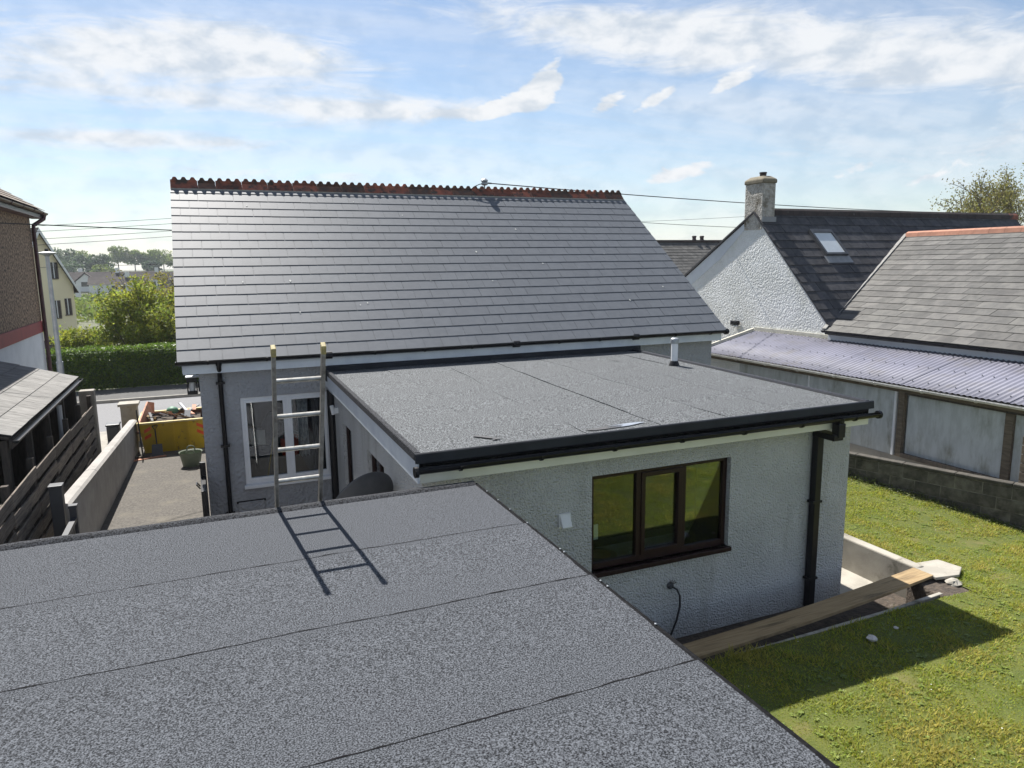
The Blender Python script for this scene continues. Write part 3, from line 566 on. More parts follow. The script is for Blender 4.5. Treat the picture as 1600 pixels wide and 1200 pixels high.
# ================================================================== foreground garage
def garage():
    g = empty('garage', (-0.7, 3.5, 0), 'low garage with a grey mineral-felt flat roof filling the foreground', 'garage')
    X0, X1, Y0, Y1, Z = -4.4, 2.48, -1.5, 6.93, 2.70
    w = MB().wall((X0+0.1, Y1-0.05, -0.1), (1,0,0), X1-X0-0.2, Z+0.02, (0,1,0), 0.2)
    w.obj('far_wall', RENDERS, g); w = MB()
    w.wall((X1-0.1, Y0+0.1, -0.1), (0,1,0), Y1-0.05-Y0-0.1, Z+0.02, (1,0,0), 0.2)
    w.wall((X0+0.1, Y0+0.1, -0.1), (0,1,0), Y1-0.05-Y0-0.1, Z+0.02, (-1,0,0), 0.2)
    w.wall((X0+0.1, Y0+0.1, -0.1), (1,0,0), X1-X0-0.2, Z+0.02, (0,-1,0), 0.2)
    w.obj('wall', RENDERG, g)
    roof = part('roof_deck', BITUMEN, g, (X0, Y0, Z-0.12), (X1, Y1, Z-0.012))
    edges = [6.87, 5.54, 4.36, 3.07, 1.8, 0.5, -1.48]
    for i in range(len(edges)-1):                # felt strips, wavy lapped edges; each laps over the next farther one
        ya, yb = edges[i], edges[i+1]; n = 70; top = []; bot = []
        wob = lambda x, s: 0.02*noise.noise((x*1.3, s*9.1, 0))+0.005*noise.noise((x*7, s*3.3, 4))
        for k in range(n+1):
            x = X0+0.005+(X1-X0-0.01)*k/n
            top.append((x, ya+0.07+wob(x, i)*(i > 0), yb if 0 else 0)); bot.append((x, yb+wob(x, i+1)))
        mb = MB(); vs = []
        for k in range(n+1):
            x = top[k][0]; und = 0.006*noise.noise((x*0.7, ya*0.7, 2))
            lapy = (ya+0.07) if i else 6.90
            z0, z1 = Z+und*0.5+0.0005, Z+0.006+und*0.5
            vs += [(x, top[k][1] if i else 6.90, z1+ (0.009 if i else 0.0)), (x, (ya-0.10), z1+0.004 if i else z1), (x, bot[k][1], z1), (x, bot[k][1], z0-0.006), (x, top[k][1] if i else 6.90, z0+(0.001 if i else -0.006))]
        fs = []
        for k in range(n):
            a, b = k*5, (k+1)*5
            for j in range(5): fs.append((a+j, a+(j+1) % 5, b+(j+1) % 5, b+j))
        fs += [tuple(range(5)), tuple(n*5+j for j in range(5))[::-1]]
        s = mb.add(vs, fs).obj('felt_strip', FELT, g)
        if 0 < i < 4:                             # black bitumen squeezed out along the lap
            bd = MB(); vb = []; fb = []
            for k in range(281):
                x = X0+0.01+(X1-X0-0.02)*k/280; yy = ya+0.07+0.02*noise.noise((x*1.3, i*9.1, 0))+0.005*noise.noise((x*7, i*3.3, 4))
                wd_ = max(0.0, 0.0045+0.015*noise.noise((x*6, i*5, 1)))
                vb += [(x, yy-0.0025, Z+0.0165), (x, yy+0.002+wd_, Z+0.0165)]
                if k: fb.append((2*k-2, 2*k-1, 2*k+1, 2*k))
            bd.add(vb, fb).obj('bitumen_bead', BITUMEN, s)
    # raised felt kerb along the far edge, slightly wavy
    mb = MB(); n = 90; vs = []; fs = []
    for k in range(n+1):
        x = X0+(X1-X0-0.01)*k/n; o = 0.010*noise.noise((x*0.9, 0, 7))+0.004*noise.noise((x*5, 0, 3)); h = 0.036+0.008*noise.noise((x*1.1, 5, 7))
        pr = [(q+o, Z+v) for q, v in ((6.855, 0.004), (6.885, h*0.75), (6.91, h), (6.94, h), (6.962, h*0.8), (6.965, -0.14), (6.942, -0.14))]
        vs += [(x, a, b) for a, b in pr]; m_ = len(pr)
        if k:
            a, b = (k-1)*m_, k*m_
            for j in range(m_-1): fs.append((a+j, b+j, b+j+1, a+j+1))
    mb.add(vs, fs).obj('kerb', TRIMF, g, smooth=True)
    # black drip trim on the lawn side, with clout-nail heads
    t = MB().prism([(X1-0.012, Y0, Z+0.0075), (X1+0.022, Y0, Z+0.0085), (X1+0.03, Y0, Z+0.002), (X1+0.03, Y0, Z-0.11), (X1+0.018, Y0, Z-0.11), (X1+0.015, Y0, Z-0.01)], (0, Y1-Y0, 0)).obj('edge_trim', BITUMEN, g)
    for y in (6.6, 6.3, 6.0, 5.6, 4.95, 4.88, 4.3, 4.2, 3.6): MB().lathe((X1+0.012, y, Z+0.013), [(0.008, 0), (0.008, 0.004), (0.004, 0.007)], 8).obj('nail_head', GALV, g)
garage()

# ladder standing beyond the garage
def ladder():
    top = Vector((0.69, 6.24, 4.295)); d = Vector((0.0, 0.495, -1.0)).normalized(); foot_len = (4.295-0.03)/abs(d.z); hw = 0.203
    l = empty('ladder', top+d*foot_len, 'worn aluminium ladder leaning on the far edge of the garage roof', 'ladder')
    nrm = Vector((1,0,0)).cross(d).normalized()
    for s in (-1, 1):
        a = top+Vector((s*hw, 0, 0)); q = a+d*foot_len
        mb = MB(); mb.obox((a+q)/2, d*(foot_len/2), Vector((0.017,0,0)), nrm*0.034)
        mb.obj('stile', ALU, l, bevel=0.006)
        MB().obox(a-d*0.012, d*0.042, Vector((0.0205,0,0)), nrm*0.038).obj('end_cap', CAPY, l, bevel=0.008)
        MB().obox(q-d*0.03, d*0.035, Vector((0.02,0,0)), nrm*0.04).obj('foot', PLASTIC, l, bevel=0.006)
    k = 0.295
    while k < foot_len-0.1:
        c = top+d*k; mb = MB(); mb.tube([c-Vector((hw+0.012,0,0)), c+Vector((hw+0.012,0,0))], 0.021, 10); mb.obj('rung', ALU, l, smooth='auto'); k += 0.382
ladder()

# ================================================================== rear extension
EX0, EX1, EY0, EY1 = 2.05, 8.43, 7.44, 13.48
def window_unit(parent, O, U, Nn, w, h, mat, gmat, bays, fw=0.055, depth=0.07, sill=None, casement=(), sill_mat=None, sill_out=0.06):
    """bays: fractions; O = lower corner on the frame's outer face"""
    O, U, Nn = Vector(O), Vector(U), Vector(Nn); Z = Vector((0,0,1)); P = lambda u, v, t: O+U*u+Z*v-Nn*t
    win = empty('window', O); link_parent(win, parent)
    def bar(u0, u1, v0, v1, t0, t1, name='frame', m_=mat, bev=0.004):
        mb = MB(); mb.add([P(u0,v0,t0),P(u1,v0,t0),P(u1,v1,t0),P(u0,v1,t0),P(u0,v0,t1),P(u1,v0,t1),P(u1,v1,t1),P(u0,v1,t1)], [(0,1,2,3),(7,6,5,4),(0,4,5,1),(1,5,6,2),(2,6,7,3),(3,7,4,0)])
        return mb.obj(name, m_, win, bevel=bev)
    bar(0, fw, 0, h, 0, depth); bar(w-fw, w, 0, h, 0, depth); bar(fw, w-fw, 0, fw*1.3, 0, depth); bar(fw, w-fw, h-fw, h, 0, depth)
    edges = [0]; [edges.append(edges[-1]+b) for b in bays]; edges = [e*w for e in edges]
    for e in edges[1:-1]: bar(e-fw*0.55, e+fw*0.55, fw*1.3, h-fw, 0, depth, 'mullion')
    for i in range(len(bays)):
        a = edges[i]+(fw if i == 0 else fw*0.55); b = edges[i+1]-(fw if i == len(bays)-1 else fw*0.55); v0, v1 = fw*1.3, h-fw
        if i in casement:
            c = fw*0.95
            bar(a, a+c, v0, v1, -0.018, depth*0.7, 'casement_frame'); bar(b-c, b, v0, v1, -0.018, depth*0.7, 'casement_frame')
            bar(a+c, b-c, v0, v0+c, -0.018, depth*0.7, 'casement_frame'); bar(a+c, b-c, v1-c, v1, -0.018, depth*0.7, 'casement_frame')
            a, b, v0, v1 = a+c, b-c, v0+c, v1-c
        bar(a, b, v0, v1, depth*0.45, depth*0.45+0.006, 'pane', gmat, 0)
    if sill: bar(-sill, w+sill, -0.06, 0.0, -sill_out, depth, 'sill', sill_mat or mat, 0.006)
    return win
def link_parent(o, parent):
    o.parent = parent; o.matrix_parent_inverse = wmat(parent).inverted()

def extension():
    e = empty('rear_extension', (5.2, 10.4, 0), 'grey roughcast flat-roofed extension with a brown window at the back of the house', 'extension')
    WX0, WX1, WZ0, WZ1 = 4.18, 6.29, 1.17, 2.42
    w = MB().wall((EX0, EY0, -0.2), (1,0,0), EX1-EX0, 2.95, (0,-1,0), 0.25, [(WX0-EX0, WX1-EX0, WZ0+0.2, WZ1+0.2)])
    w.obj('front_wall', RENDERG, e)
    MB().wall((EX1, EY0+0.25, -0.2), (0,1,0), EY1-EY0-0.25, 2.95, (1,0,0), 0.25).obj('side_wall', RENDERG, e)
    MB().wall((EX0, EY0+0.25, -0.2), (0,1,0), EY1-EY0-0.25, 2.95, (-1,0,0), 0.25, [(11.70-EY0-0.25, 12.55-EY0-0.25, 0.45, 2.50), (9.35-EY0-0.25, 10.45-EY0-0.25, 1.40, 2.50)]).obj('side_wall', RENDERG, e)
    # front window, brown, three lights
    window_unit(e, (WX0+0.003, EY0+0.07, WZ0), (1,0,0), (0,-1,0), WX1-WX0-0.006, WZ1-WZ0-0.003, BROWN, GLASS, (0.34, 0.33, 0.33), fw=0.062, depth=0.08, sill=0.03, casement=(1,), sill_out=0.12)
    window_unit(e, (EX0+0.06, 12.547, 0.253), (0,-1,0), (-1,0,0), 0.844, 2.044, BROWN, GLASS, (1.0,), fw=0.07, sill=0.02)
    window_unit(e, (EX0+0.06, 10.447, 1.203), (0,-1,0), (-1,0,0), 1.094, 1.094, BROWN, GLASS, (0.5, 0.5), fw=0.06, sill=0.03)
    # roof
    zf = lambda y: 3.0+0.016*(y-7.1)
    RX0, RX1, RY0, RY1 = 1.93, 8.47, 7.16, 13.47
    MB().add([(RX0+0.02,RY0+0.02,2.80),(RX1-0.02,RY0+0.02,2.80),(RX1-0.02,RY1,2.80),(RX0+0.02,RY1,2.80),(RX0+0.02,RY0+0.02,zf(RY0)-0.012),(RX1-0.02,RY0+0.02,zf(RY0)-0.012),(RX1-0.02,RY1,zf(RY1)-0.012),(RX0+0.02,RY1,zf(RY1)-0.012)],
             [(0,3,2,1),(4,5,6,7),(0,1,5,4),(1,2,6,5),(2,3,7,6),(3,0,4,7)]).obj('roof_deck', BITUMEN, e)
    xe = [RX0+0.06, 3.02, 4.06, 5.08, 6.10, 7.1, 7.9, RX1-0.05]
    for i in range(7):
        n = 60; vs = []; fs = []
        for k in range(n+1):
            y = RY0+0.05+(RY1-RY0-0.06)*k/n; wob = lambda s: (0.16*noise.noise((y*0.5, s*7.7, 2))+0.02*noise.noise((y*3, s*3, 5))) if 0 < s < 7 else 0
            a, b = xe[i]+wob(i), xe[i+1]+wob(i+1)+(0.06 if i < 6 else 0); und = 0.016*noise.noise((a*0.8, y*0.6, 8))+0.006*noise.noise((a*2.5, y*1.2, 3)); z = zf(y)+und*0.6
            vs += [(a, y, z-0.008), (a, y, z+(0.010 if i == 3 else 0.0022) if i else z), (a+0.12, y, z+(0.004 if i == 3 else 0.002) if i else z), (b, y, z-0.001 if i < 6 else z), (b, y, z-0.010)]
            if k:
                p, q = (k-1)*5, k*5
                for j in range(5): fs.append((p+j, p+(j+1) % 5, q+(j+1) % 5, q+j))
        fs += [tuple(range(5)), tuple(n*5+j for j in range(5))[::-1]]
        MB().add(vs, fs).obj('felt_strip', FELT2, e)
    def smear(cx, cy, l, w_, a, seed, mat=BITUMEN):
        pts = []
        for k in range(22):
            t = 2*math.pi*k/22; r = 1+0.55*noise.noise((math.cos(t)*1.6, math.sin(t)*1.6, seed)); u, v = math.cos(t)*l*r, math.sin(t)*w_*r
            x, y = cx+u*math.cos(a)-v*math.sin(a), cy+u*math.sin(a)+v*math.cos(a); pts.append((x, y, zf(y)+0.0125))
        MB().prism(pts, (0, 0, 0.002)).obj('bitumen_smear', mat, e)
    BS = M('bitumen_grit', (0.035, 0.036, 0.04), (0.07, 0.072, 0.076), scale=60, rough=0.8)
    smear(2.85, 7.62, 0.16, 0.035, 2.3, 1.0, BS); smear(2.95, 7.48, 0.06, 0.02, 0.3, 2.0, BS); smear(4.35, 7.42, 0.28, 0.05, 0.1, 3.0, BS); smear(7.3, 12.1, 0.12, 0.02, 1.9, 4.0, BS)
    PUD = M('silvery_film', (0.30, 0.33, 0.38), (0.24, 0.27, 0.32), scale=8, rough=0.3)
    smear(4.62, 7.44, 0.30, 0.05, 0.12, 5.0, PUD)
    # black edge trims standing a little above the felt
    y0 = RY0
    L3 = (RX1-RX0+0.06)/3
    for i in range(3):
        a, b = RX0-0.03+i*L3, RX0-0.03+(i+1)*L3-0.003*(i < 2)
        MB().prism([(a, y0+0.05, 3.002), (a, y0+0.03, 3.035), (a, y0-0.005, 3.04), (a, y0-0.018, 3.03), (a, y0-0.026, 2.932), (a, y0-0.008, 2.932), (a, y0+0.0, 3.0)], (b-a, 0, 0)).obj('edge_trim', TRIM, e)
    for sx, x in ((-1, RX0), (1, RX1)):
        for i in range(4):
            a, b = y0+0.055+i*(RY1-y0-0.06)/4, y0+0.055+(i+1)*(RY1-y0-0.06)/4-0.004
            pr = lambda y: [(x-sx*0.06, y, zf(y)+0.002), (x-sx*0.045, y, zf(y)+0.032), (x+sx*0.008, y, zf(y)+0.036), (x+sx*0.018, y, zf(y)+0.026), (x+sx*0.022, y, zf(y)-0.052), (x+sx*0.004, y, zf(y)-0.052)]
            A, B = pr(a), pr(b); n = len(A); MB().add(A+B, [tuple(range(n)), tuple(range(n, 2*n))[::-1]]+[(k, n+k, n+(k+1) % n, (k+1) % n) for k in range(n)]).obj('edge_trim', TRIMF if sx < 0 else TRIM, e)
    # fascias, soffit, gutter
    part('fascia', FASCC, e, (RX0+0.03, y0+0.02, 2.70), (RX1-0.01, y0+0.045, 2.90), bevel=0.003)
    part('soffit', FASCC, e, (RX0+0.03, y0+0.046, 2.705), (RX1-0.02, EY0-0.001, 2.72))
    sf = MB(); sf.add([(RX0,7.19,2.70),(RX0,RY1,2.80),(RX0,RY1,3.08),(RX0,7.19,2.965),(RX0+0.028,7.19,2.70),(RX0+0.028,RY1,2.80),(RX0+0.028,RY1,3.08),(RX0+0.028,7.19,2.965)], [(3,2,1,0),(4,5,6,7),(0,1,5,4),(1,2,6,5),(2,3,7,6),(3,0,4,7)])
    sf.obj('verge_board', FASCW, e)
    part('soffit', FASCW, e, (RX0+0.029, EY0+0.001, 2.735), (EX0-0.001, RY1, 2.75))
    part('verge_board', FASCW, e, (RX1-0.028, 7.206, 2.70), (RX1, RY1, 2.96))
    g = gutter((RX0-0.045, y0-0.072, 2.885), (RX1+0.07, y0-0.072, 2.868), 0.056, (0,-1,0), PLASTIC, e, brk=0.95)
    MB().tube([(RX0-0.06, y0-0.072, 2.858), (RX0-0.02, y0-0.072, 2.858)], 0.06, 12).obj('end_stop', PLASTIC, g)
    MB().tube([(RX1+0.05, y0-0.072, 2.848), (RX1+0.09, y0-0.072, 2.848)], 0.058, 12).obj('end_stop', PLASTIC, g)
    # downpipe with its outlet and swan neck
    dx = 7.74
    dp = MB(); dp.box((dx-0.055, EY0-0.125, 0.02), (dx+0.055, EY0-0.02, 2.60)); dpo = dp.obj('downpipe', PLASTIC, e, bevel=0.008)
    MB().box((dx+0.0, y0-0.135, 2.60), (dx+0.13, y0-0.01, 2.80)).obj('elbow', PLASTIC, dpo, bevel=0.015)
    MB().box((dx-0.06, y0-0.12, 2.56), (dx+0.115, EY0-0.016, 2.645)).obj('elbow', PLASTIC, dpo, bevel=0.012)
    MB().lathe((dx+0.075, y0-0.072, 2.76), [(0.05, 0), (0.06, 0.05), (0.066, 0.10)], 12).obj('outlet', PLASTIC, dpo)
    for z in (0.45, 1.6): MB().box((dx-0.085, EY0-0.13, z), (dx+0.085, EY0-0.012, z+0.035)).obj('clip', PLASTIC, dpo, bevel=0.004)
    # flashing where the roof meets the house
    part('flashing', TRIM, e, (RX0+0.02, 13.235, 3.095), (8.62, 13.255, 3.205))
    part('flashing', TRIM, e, (RX0-0.012, 13.20, 2.92), (RX0+0.018, 13.5, 3.20))
    # soil vent pipe
    vp = MB().lathe((8.02, 11.17, 3.06), [(0.062, 0), (0.062, 0.44)], 16).obj('vent_pipe', UPVC, e, smooth='auto')
    MB().lathe((8.02, 11.17, 3.055), [(0.11, 0), (0.10, 0.02), (0.072, 0.09), (0.064, 0.10)], 16).obj('collar', PLASTIC, vp, smooth='auto')
    MB().lathe((8.02, 11.17, 3.48), [(0.074, 0), (0.078, 0.06), (0.072, 0.09), (0.05, 0.105)], 16).obj('cowl', GALV, vp, smooth='auto')
    # white wall vent
    v = MB(); v.box((3.72, EY0-0.02, 1.83), (3.88, EY0, 2.01)); v.prism([(3.735, EY0-0.02, 2.0), (3.735, EY0-0.095, 1.86), (3.735, EY0-0.085, 1.845), (3.735, EY0-0.02, 1.86)], (0.13, 0, 0)); v.obj('wall_vent', UPVC, e, bevel=0.004)
    # interior
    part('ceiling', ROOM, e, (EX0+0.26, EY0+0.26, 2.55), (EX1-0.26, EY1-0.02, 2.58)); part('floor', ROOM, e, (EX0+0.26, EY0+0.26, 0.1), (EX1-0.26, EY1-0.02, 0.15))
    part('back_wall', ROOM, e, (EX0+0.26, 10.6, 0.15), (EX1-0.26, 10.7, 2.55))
    return e
extension()
tag(part('worktop', WORKT, None, (2.5, 7.70, 1.03), (8.1, 8.35, 1.07)), 'grey kitchen worktop seen inside the brown window', 'worktop')
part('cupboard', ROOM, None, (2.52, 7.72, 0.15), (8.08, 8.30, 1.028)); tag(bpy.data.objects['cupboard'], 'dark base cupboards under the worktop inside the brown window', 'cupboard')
def small(name, mb, mat, label, cat, group=None, **k): return tag(mb.obj(name, mat, None, **k), label, cat, group)
t = empty('serving_bowl', (4.62, 8.0, 1.07), 'shallow round wooden bowl on the worktop inside the left pane', 'bowl')
MB().lathe((4.62, 8.0, 1.07), [(0.09, 0), (0.20, 0.03), (0.235, 0.055), (0.22, 0.06)], 24).obj('rim', DARKC, t, smooth='auto'); MB().lathe((4.62, 8.0, 1.131), [(0.15, 0), (0.15, 0.004)], 24).obj('base', WOODB, t)
t = empty('washing_up_bottle', (5.78, 7.86, 1.07), 'orange bottle with blue cap inside the right pane', 'bottle')
MB().lathe((5.78, 7.86, 1.07), [(0.035, 0), (0.042, 0.03), (0.042, 0.15), (0.03, 0.19), (0.015, 0.21)], 14).obj('body', M('bottle_orange', (0.62, 0.27, 0.03), (0.55, 0.22, 0.03), rough=0.3), t, smooth='auto')
MB().lathe((5.78, 7.86, 1.28), [(0.016, 0), (0.016, 0.03), (0.009, 0.05)], 12).obj('cap', M('cap_blue', (0.10, 0.25, 0.55), (0.08, 0.2, 0.5), rough=0.4), t, smooth='auto')
t = empty('kitchen_gadget', (5.05, 7.86, 1.07), 'small white rounded gadget inside the middle pane', 'gadget')
MB().lathe((5.05, 7.86, 1.07), [(0.09, 0), (0.10, 0.02), (0.06, 0.06), (0.02, 0.075)], 14).obj('body', UPVC, t, smooth='auto'); MB().tube([(5.0, 7.88, 1.13), (5.0, 7.9, 1.18), (5.1, 7.9, 1.18), (5.1, 7.88, 1.12)], 0.01, 6).obj('handle', UPVC, t)
for i, (x, lb) in enumerate(((6.02, 'clear drinking glass standing nearest the right window frame'), (5.92, 'second clear drinking glass inside the right pane'))):
    small('drinking_glass', MB().lathe((x, 7.95+0.08*i, 1.07), [(0.032, 0), (0.035, 0.01), (0.038, 0.14), (0.036, 0.14), (0.032, 0.012)], 12), GLASSL, lb, 'glass', 'glasses inside the window', smooth='auto')
small('letter_card', MB().obox((4.34, 7.62, 1.62), (0.03, 0, 0), (0, 0.003, 0), (0, 0, 0.10)), UPVC, 'small white card against the left side of the brown window', 'card')
# cable from the wall by the window
t = empty('wall_cable', (5.35, 7.4, 0), 'black cable hanging from a fitting low on the roughcast wall', 'cable')
MB().tube([(5.36, 7.42, 0.78), (5.42, 7.36, 0.74), (5.45, 7.34, 0.66), (5.47, 7.36, 0.5), (5.44, 7.38, 0.3), (5.36, 7.39, 0.1), (5.22, 7.40, 0.02)], 0.014, 8).obj('flex', CABLE, t, smooth=True)
MB().lathe((5.36, 7.44, 0.78), [(0.05, 0), (0.05, 0.02), (0.03, 0.045)], 12, (0, -1, 0)).obj('fitting', DISH, t)
for k in range(7): a = random.uniform(0, 6.28); MB().tube([(5.36, 7.42, 0.79), (5.36+math.cos(a)*.07, 7.39, 0.80+abs(math.sin(a))*.08)], 0.004, 4).obj('wire_end', BARK, t)

# satellite dish and small light by the extension's side wall
def dish():
    d = empty('satellite_dish', (1.75, 8.9, 1.6), 'dark grey satellite dish showing above the garage roof edge', 'satellite dish')
    c = Vector((1.66, 8.62, 2.04)); ax = Vector((-0.35, 0.86, 0.42)).normalized()
    prof = [(0.02, 0.0)]+[(0.44*k/8, 0.10*(k/8)**2) for k in range(1, 9)]+[(0.45, 0.105), (0.445, 0.092)]+[(0.44*k/8, 0.10*(k/8)**2-0.012) for k in range(8, 0, -1)]
    MB().lathe(c, prof, 36, ax).obj('reflector', DISH, d, smooth='auto')
    MB().tube([c-ax*0.01, c-ax*0.08, (2.04, 8.72, 1.92)], 0.022, 8).obj('mount_arm', GALV, d); MB().tube([c-V3(0,0,.40), c-V3(0,0,.42)+ax*0.45], 0.012, 6).obj('feed_arm', GALV, d)
    MB().lathe(c-V3(0,0,.42)+ax*0.43, [(0.03,0),(0.035,0.08),(0.02,0.1)], 10, (-ax[0], -ax[1], 0.5)).obj('receiver', UPVC, d)
dish()
t = empty('security_light', (2.02, 12.95, 2.45), 'small white tube light fixed high on the extension side wall', 'wall light')
MB().tube([(1.97, 12.95, 2.36), (1.94, 12.93, 2.52)], 0.035, 12).obj('body', UPVC, t, smooth='auto'); MB().box((1.985, 12.90, 2.38), (2.049, 13.0, 2.48)).obj('bracket', UPVC, t)
# ================================================================== main house
HX0, HX1, HY0, HY1 = -0.20, 10.72, 13.5, 22.1
def house():
    h = empty('house', (5.2, 17.8, 0), 'grey-rendered bungalow with a new slate roof and scalloped terracotta ridge', 'house')
    MB().wall((HX0, HY0, -0.5), (1,0,0), HX1-HX0, 3.72, (0,-1,0), 0.28, [(0.43-HX0, 1.98-HX0, 1.58, 3.19)]).obj('rear_wall', RENDERS, h)
    MB().wall((HX0, HY1, -0.6), (1,0,0), HX1-HX0, 3.82, (0,1,0), 0.28).obj('street_wall', RENDERS, h)
    for x, s in ((HX0, -1), (HX1, 1)):
        ins = 0.0
        MB().prism([(x, HY0+0.281, -0.5), (x, HY1-0.281, -0.5), (x, HY1-0.281, 3.42), (x, 17.8, 6.55), (x, HY0+0.281, 3.42)], (-s*0.28, 0, 0)).obj('gable_wall', RENDERS, h)
    # roof
    e, r = Vector((0, 13.20, 3.45)), Vector((0, 17.80, 6.78)); VX0, VX1 = -0.50, 10.86
    sl_ = (r-e); Lr = sl_.length; v = sl_.normalized(); nn = Vector((1,0,0)).cross(v)
    deck = MB(); off = nn*-0.06
    deck.prism([e+V3(VX0,0,0), r+V3(VX0,0,0), V3(VX0, 22.4, 3.45), V3(VX0, 22.4, 3.37), r+V3(VX0,0,-0.09), e+V3(VX0,0,-0.09)], (VX1-VX0, 0, 0))
    roof = deck.obj('roof', SLATE, h)
    slates(roof, e+V3(VX0-0.012, 0, 0)-v*0.04, (1,0,0), v, [[(0,0), (VX1-VX0+0.024, 0), (VX1-VX0+0.024, Lr-0.02), (0, Lr-0.02)]], 0.2985, 0.358, SLATE, 300, thick=0.005, lift=0.011, jit=0.003, gap=0.005)
    # crested ridge tiles
    x = VX0-0.01; w = 0.5505
    for i in range(21):
        wi = w*0.66 if i == 1 else w; nt_ = 2 if i == 1 else 3; x0, x1 = x+0.004, x+wi-0.004; mb = MB(); b = 0.175; zt = 6.785
        mb.prism([(x0, 17.8-b, zt-0.135), (x0, 17.8-b-0.008, zt-0.115), (x0, 17.8-0.03, zt+0.045), (x0, 17.8+0.03, zt+0.045), (x0, 17.8+b+0.008, zt-0.115), (x0, 17.8+b, zt-0.135), (x0, 17.8, zt+0.02)], (x1-x0, 0, 0))
        pr = [(x0, zt+0.03)]; pit = (x1-x0)/nt_
        for k in range(nt_):
            a = x0+k*pit
            pts_ = [(0.0, 0.075), (0.10, 0.070), (0.19, 0.084), (0.27, 0.118), (0.32, 0.138), (0.42, 0.147), (0.58, 0.147), (0.68, 0.138), (0.73, 0.118), (0.81, 0.084), (0.90, 0.070)]
            pr += [(a+pit*f_, zt+0.10+(g_-0.07)*0.80) for f_, g_ in pts_]
        pr += [(x1, zt+0.08), (x1, zt+0.03)]
        base = [(px_, 17.8-0.022, pz_) for px_, pz_ in pr]; nP = len(base)
        # crest as quads strips so the scallops stay clean
        vs = []; fs = []
        for px_, pz_ in pr[1:-1]: vs += [(px_, 17.778, zt+0.03), (px_, 17.778, pz_), (px_, 17.822, pz_), (px_, 17.822, zt+0.03)]
        for k in range(len(pr)-3):
            a, c = 4*k, 4*k+4
            for j in range(3): fs.append((a+j, a+j+1, c+j+1, c+j))
        fs += [(0,3,2,1), tuple(4*(len(pr)-3)+j for j in range(4))]
        mb.add(vs, fs); m_ = TERRAD if i in (1, 6, 7) or (i > 7 and random.random() < 0.35) else TERRA
        if i == 1: m_ = TERRAD
        dz = random.uniform(-0.006, 0.006); mb.v = [(a_, b_, c_+dz) for a_, b_, c_ in mb.v]
        mb.obj('ridge_tile', m_, roof); x += wi
    bm_ = MB(); bm_.box((VX0, 17.8-0.185, 6.655), (VX1, 17.8+0.185, 6.69)); bm_.obj('ridge_mortar', MORTAR, roof)
    BIRD = M('bird_lime', (0.62, 0.62, 0.58), (0.5, 0.5, 0.46), scale=20, rough=0.8)
    for k in range(16):
        a_, b_ = random.uniform(0.5, 10.5), random.uniform(0.8, 5.2); c_ = e+V3(a_, 0, 0)+v*b_+nn*0.022; q_ = random.uniform(0.010, 0.026); up_ = v*q_*random.uniform(1, 2.2)
        MB().prism([c_-up_, c_+V3(q_, 0, 0)*0.7, c_+up_*0.6+V3(q_*0.4, 0, 0), c_+up_*0.8-V3(q_*0.3, 0, 0), c_-V3(q_, 0, 0)*0.8], nn*0.002).obj('bird_dropping', BIRD, roof)
    # fascia, soffit, gutter
    part('fascia', FASCW, h, (VX0+0.06, 13.275, 3.20), (VX1-0.05, 13.30, 3.41)); part('soffit', FASCW, h, (VX0+0.06, 13.301, 3.205), (VX1-0.05, HY0-0.001, 3.22))
    part('box_end', FASCW, h, (VX0+0.05, 13.301, 3.221), (HX0-0.001, 13.78, 3.40)); part('bargeboard', FASCW, h, (HX1+0.001, 13.301, 3.19), (HX1+0.10, 13.9, 3.42))
    g = gutter((VX0-0.03, 13.205, 3.435), (VX1+0.04, 13.205, 3.425), 0.062, (0,-1,0), PLASTIC, h, brk=0.95)
    MB().tube([(VX1-0.02, 13.205, 3.40), (VX1+0.06, 13.205, 3.40)], 0.066, 12).obj('end_stop', PLASTIC, g)
    for xx in (1.9, 5.6, 8.4): MB().tube([(xx, 13.205, 3.402), (xx+0.14, 13.205, 3.402)], 0.067, 12).obj('union', PLASTIC, g)
    d = MB(); d.tube([(0.13, 13.21, 3.38), (0.13, 13.22, 3.30), (0.135, 13.40, 3.16), (0.135, 13.43, 3.06), (0.135, 13.43, 0.05)], 0.040, 12); dp = d.obj('downpipe', PLASTIC, h, smooth='auto')
    MB().lathe((0.13, 13.21, 3.33), [(0.046, 0), (0.055, 0.04), (0.06, 0.07)], 12).obj('outlet', PLASTIC, dp)
    for z in (0.6, 1.85, 2.98): MB().box((0.06, 13.38, z), (0.21, 13.498, z+0.035)).obj('clip', PLASTIC, dp)
    d = MB(); d.tube([(2.0, 13.36, 2.74), (2.0, 13.36, 0.05)], 0.075, 12); d.obj('downpipe', PLASTIC, h, smooth='auto', label='thick black soil pipe in the corner beside the extension')
    # white window
    window_unit(h, (0.434, HY0+0.03, 1.083), (1,0,0), (0,-1,0), 1.542, 1.604, UPVC, GLASSW, (0.52, 0.48), fw=0.05, depth=0.08, sill=0.03, casement=(0, 1), sill_out=0.10)
    # room behind it
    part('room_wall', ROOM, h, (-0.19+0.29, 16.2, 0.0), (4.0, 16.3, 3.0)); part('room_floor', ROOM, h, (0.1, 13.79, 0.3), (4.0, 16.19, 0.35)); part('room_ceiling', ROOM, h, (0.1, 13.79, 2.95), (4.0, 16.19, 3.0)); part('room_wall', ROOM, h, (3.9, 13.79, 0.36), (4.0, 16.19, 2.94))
    # air brick frame low on the wall
    part('meter_box', RENDERS, h, (0.28, 13.46, 0.42), (0.72, 13.499, 0.78), bevel=0.006); part('meter_box_frame', PLASTIC, h, (0.25, 13.475, 0.76), (0.75, 13.499, 0.80))
    # overhead line bracket on the ridge
    return h
house()
